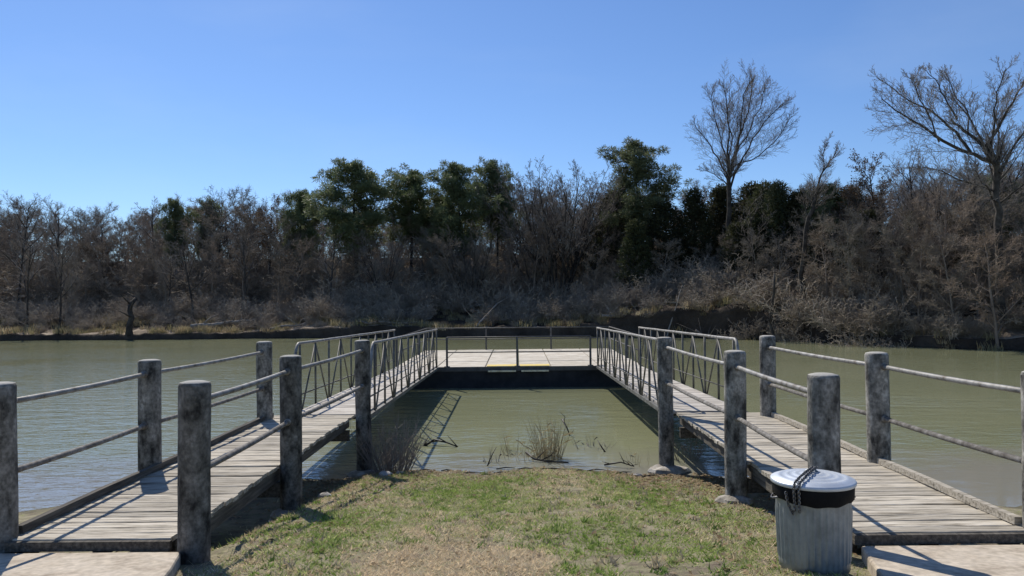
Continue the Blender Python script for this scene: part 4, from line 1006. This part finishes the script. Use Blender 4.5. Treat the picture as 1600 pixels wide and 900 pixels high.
for row, (inl, h0, h1) in enumerate(((.9, .25, .5), (2.0, .45, .85), (3.4, .7, 1.1), (5.2, .9, 1.35), (7.2, 1.1, 1.6), (9.5, 1.2, 1.8), (13, 1.5, 2.1), (18, 1.6, 2.4))):
    n = (40, 56, 62, 62, 60, 60, 50, 50)[row]
    for i in range(n):
        px = -150 + 1920 * (i + r.random()) / n
        if row < 2 and px < 470 and r.random() < .8: continue
        if row == 2 and px < 470 and r.random() < .35: continue
        if row < 1 and 1060 < px < 1220: continue
        if row < 3 and 1395 < px < 1625: continue
        hs = (.62 if px < 480 else .8 if px < 1390 else .5) if row < 6 else (1.0 if px < 1200 else .55)
        if row == 3 and 1400 < px < 1620 and r.random() < .8: continue
        if 690 < px < 740 and row < 3: continue
        X = X_at(px, 56); Y = fshore(X) + inl + r.uniform(-.6, .6); X = X_at(px, Y); g = far_z(X, Y)
        pl.append((r.randrange(4), X, Y, g, hs * r.uniform(h0, h1), r.uniform(1.0, 1.5), r.uniform(0, 6.28)))
mass('brush', bk, pl, 'brown leafless brush covering the far bank under the trees', 'brush')
def tuft_proto(seed):
    r = random.Random(seed); V = []; F = []
    for i in range(60):
        a = r.uniform(0, 6.28); d = .35 * math.sqrt(r.random()); p = Vector((math.cos(a) * d, math.sin(a) * d, -.03)); b_ = r.uniform(0, 6.28); h = r.uniform(.2, .55)
        t = Vector((math.cos(b_ + 1.57), math.sin(b_ + 1.57), 0)) * .012; e = Vector((math.cos(b_) * h * .45, math.sin(b_) * h * .45, h)); m_ = p + e * .5 + Vector((0, 0, .05)); b = len(V)
        V += [tuple(p - t), tuple(p + t), tuple(m_ + t * .8), tuple(m_ - t * .8), tuple(p + e)]; F += [(b, b + 1, b + 2), (b, b + 2, b + 3), (b + 3, b + 2, b + 4)]
    return np_mesh('grass_tuft', V, F, M['bank_grass'])
M['bank_grass'] = mat('dry_bank_grass', [(0.3, (0.20, 0.15, 0.09)), (0.5, (0.40, 0.31, 0.19)), (0.7, (0.52, 0.43, 0.28))], scale=0.5, rough=0.9, rand=0.35, trans=0.3, rand_hue=(0.30, 0.28, 0.13))
pl = []; r = random.Random(79)
for i in range(1500):
    px = r.uniform(-120, 1750); inl = .35 + 7.0 * r.random() ** 1.3
    if noise.noise((px * .02, inl * .5, 0)) < -.15: continue
    X = X_at(px, 56); Y = fshore(X) + inl; X = X_at(px, Y); pl.append((r.randrange(3), X, Y, far_z(X, Y), r.uniform(.5, 1.3), r.uniform(.9, 1.5), r.uniform(0, 6.28)))
mass('bank_grass', [tuft_proto(500 + i) for i in range(3)], pl, 'dry tan grass tufts along the edge of the far bank', 'grass')
# ---- single things on the far bank
def bank_pt(px, inl, dz=0.0):
    X = X_at(px, 56); Y = fshore(X) + inl; X = X_at(px, Y); return Vector((X, Y, far_z(X, Y) + dz))
def bank_log(px0, in0, px1, in1, z0, z1, rad, label, m, branches, seed, name='fallen_log'):
    r = random.Random(seed); a, b = bank_pt(px0, in0, z0), bank_pt(px1, in1, z1); root = empty(name, a, label, 'log', 'dead wood on the far bank')
    pts = [a.lerp(b, t / 6) + Vector((0, r.gauss(0, .08), r.gauss(0, .06))) for t in range(7)]
    MB().tube(pts, [rad * (1 - .55 * t / 6) for t in range(7)], 8).build('stem', m, root, True)
    for i in range(branches):
        k = r.randint(1, 5); p = pts[k]; L = r.uniform(.6, 1.8); d = Vector((r.gauss(0, .7), r.gauss(0, .5), abs(r.gauss(.6, .4)))).normalized() * L
        MB().tube([p, p + d * .5 + Vector((r.gauss(0, .1), 0, r.gauss(0, .1))), p + d], [rad * .35, rad * .25, rad * .08], 5).build('branch', m, root, True)
bank_log(296, 1.6, 395, 3.0, .25, .55, .16, 'bleached fallen log with broken branches on the left bank', M['log'], 6, 3)
bank_log(742, .2, 784, 3.5, .05, 1.3, .09, 'dead trunk leaning up out of the water behind the dock', M['log'], 2, 6)
bank_log(940, .3, 1008, 1.0, .5, .1, .09, 'grey driftwood tangle at the waterline right of the dock', M['log'], 10, 8)
bank_log(1040, .2, 1066, 1.2, .05, 1.6, .06, 'thin dead branch leaning against the dark cut bank', M['log'], 4, 9)
bank_log(1400, 1.0, 1560, 3.2, .15, .5, .20, 'dark log lying up the right bank', M['dead'], 5, 11)
bank_log(560, .3, 650, .6, .15, .2, .10, 'broken branches along the bank behind the left gangway', M['dead'], 9, 13)
bank_log(1350, .1, 1420, .3, .1, .25, .07, 'pale branch at the waterline of the right bank', M['log'], 7, 17)
bank_log(1425, .5, 1500, .9, .15, .35, .09, 'pale broken branch low on the right bank below the dark log', M['log'], 6, 19)
bank_log(1505, .6, 1590, 1.6, .2, .5, .11, 'grey driftwood trunk near the right edge of the far bank', M['log'], 7, 21)
bank_log(1455, 2.6, 1530, 3.6, .3, .7, .08, 'thin grey limb lying above the dark log on the right bank', M['log'], 6, 23)
bank_log(1085, .5, 1150, .7, .9, .5, .06, 'roots and branches hanging on the dark cut bank', M['dead'], 9, 25)
bank_log(420, .8, 475, 1.2, .25, .3, .10, 'short grey log on the sandy mound beside the left gangway', M['log'], 4, 27)
def snag(px, inl, ytop, rad, label, name='tree_stump', cat='stump'):
    p = bank_pt(px, inl, -.3); H = Z_at(px, ytop, p.y) - p.z; r = random.Random(px)
    pts = [p + Vector((r.gauss(0, .05) * t, r.gauss(0, .05) * t, H * t / 6)) for t in range(7)]; root = empty(name, p, label, cat)
    MB().tube(pts, [rad * q for q in (1.5, 1.1, 1, .95, .85, .8, .6)], 8).build('trunk', M['bark'], root, True)
    for i in range(5):
        q = pts[r.randint(3, 6)]; d = Vector((r.gauss(0, 1), r.gauss(0, 1), .8)).normalized() * r.uniform(.5, 1.6)
        MB().tube([q, q + d * .5, q + d], [rad * .35, rad * .22, rad * .08], 5).build('branch', M['bark'], root, True)
snag(200, .35, 466, .22, 'dark dead trunk standing at the edge of the left bank')
snag(1207, 3.0, 428, .10, 'dark post like stump above the cut bank')
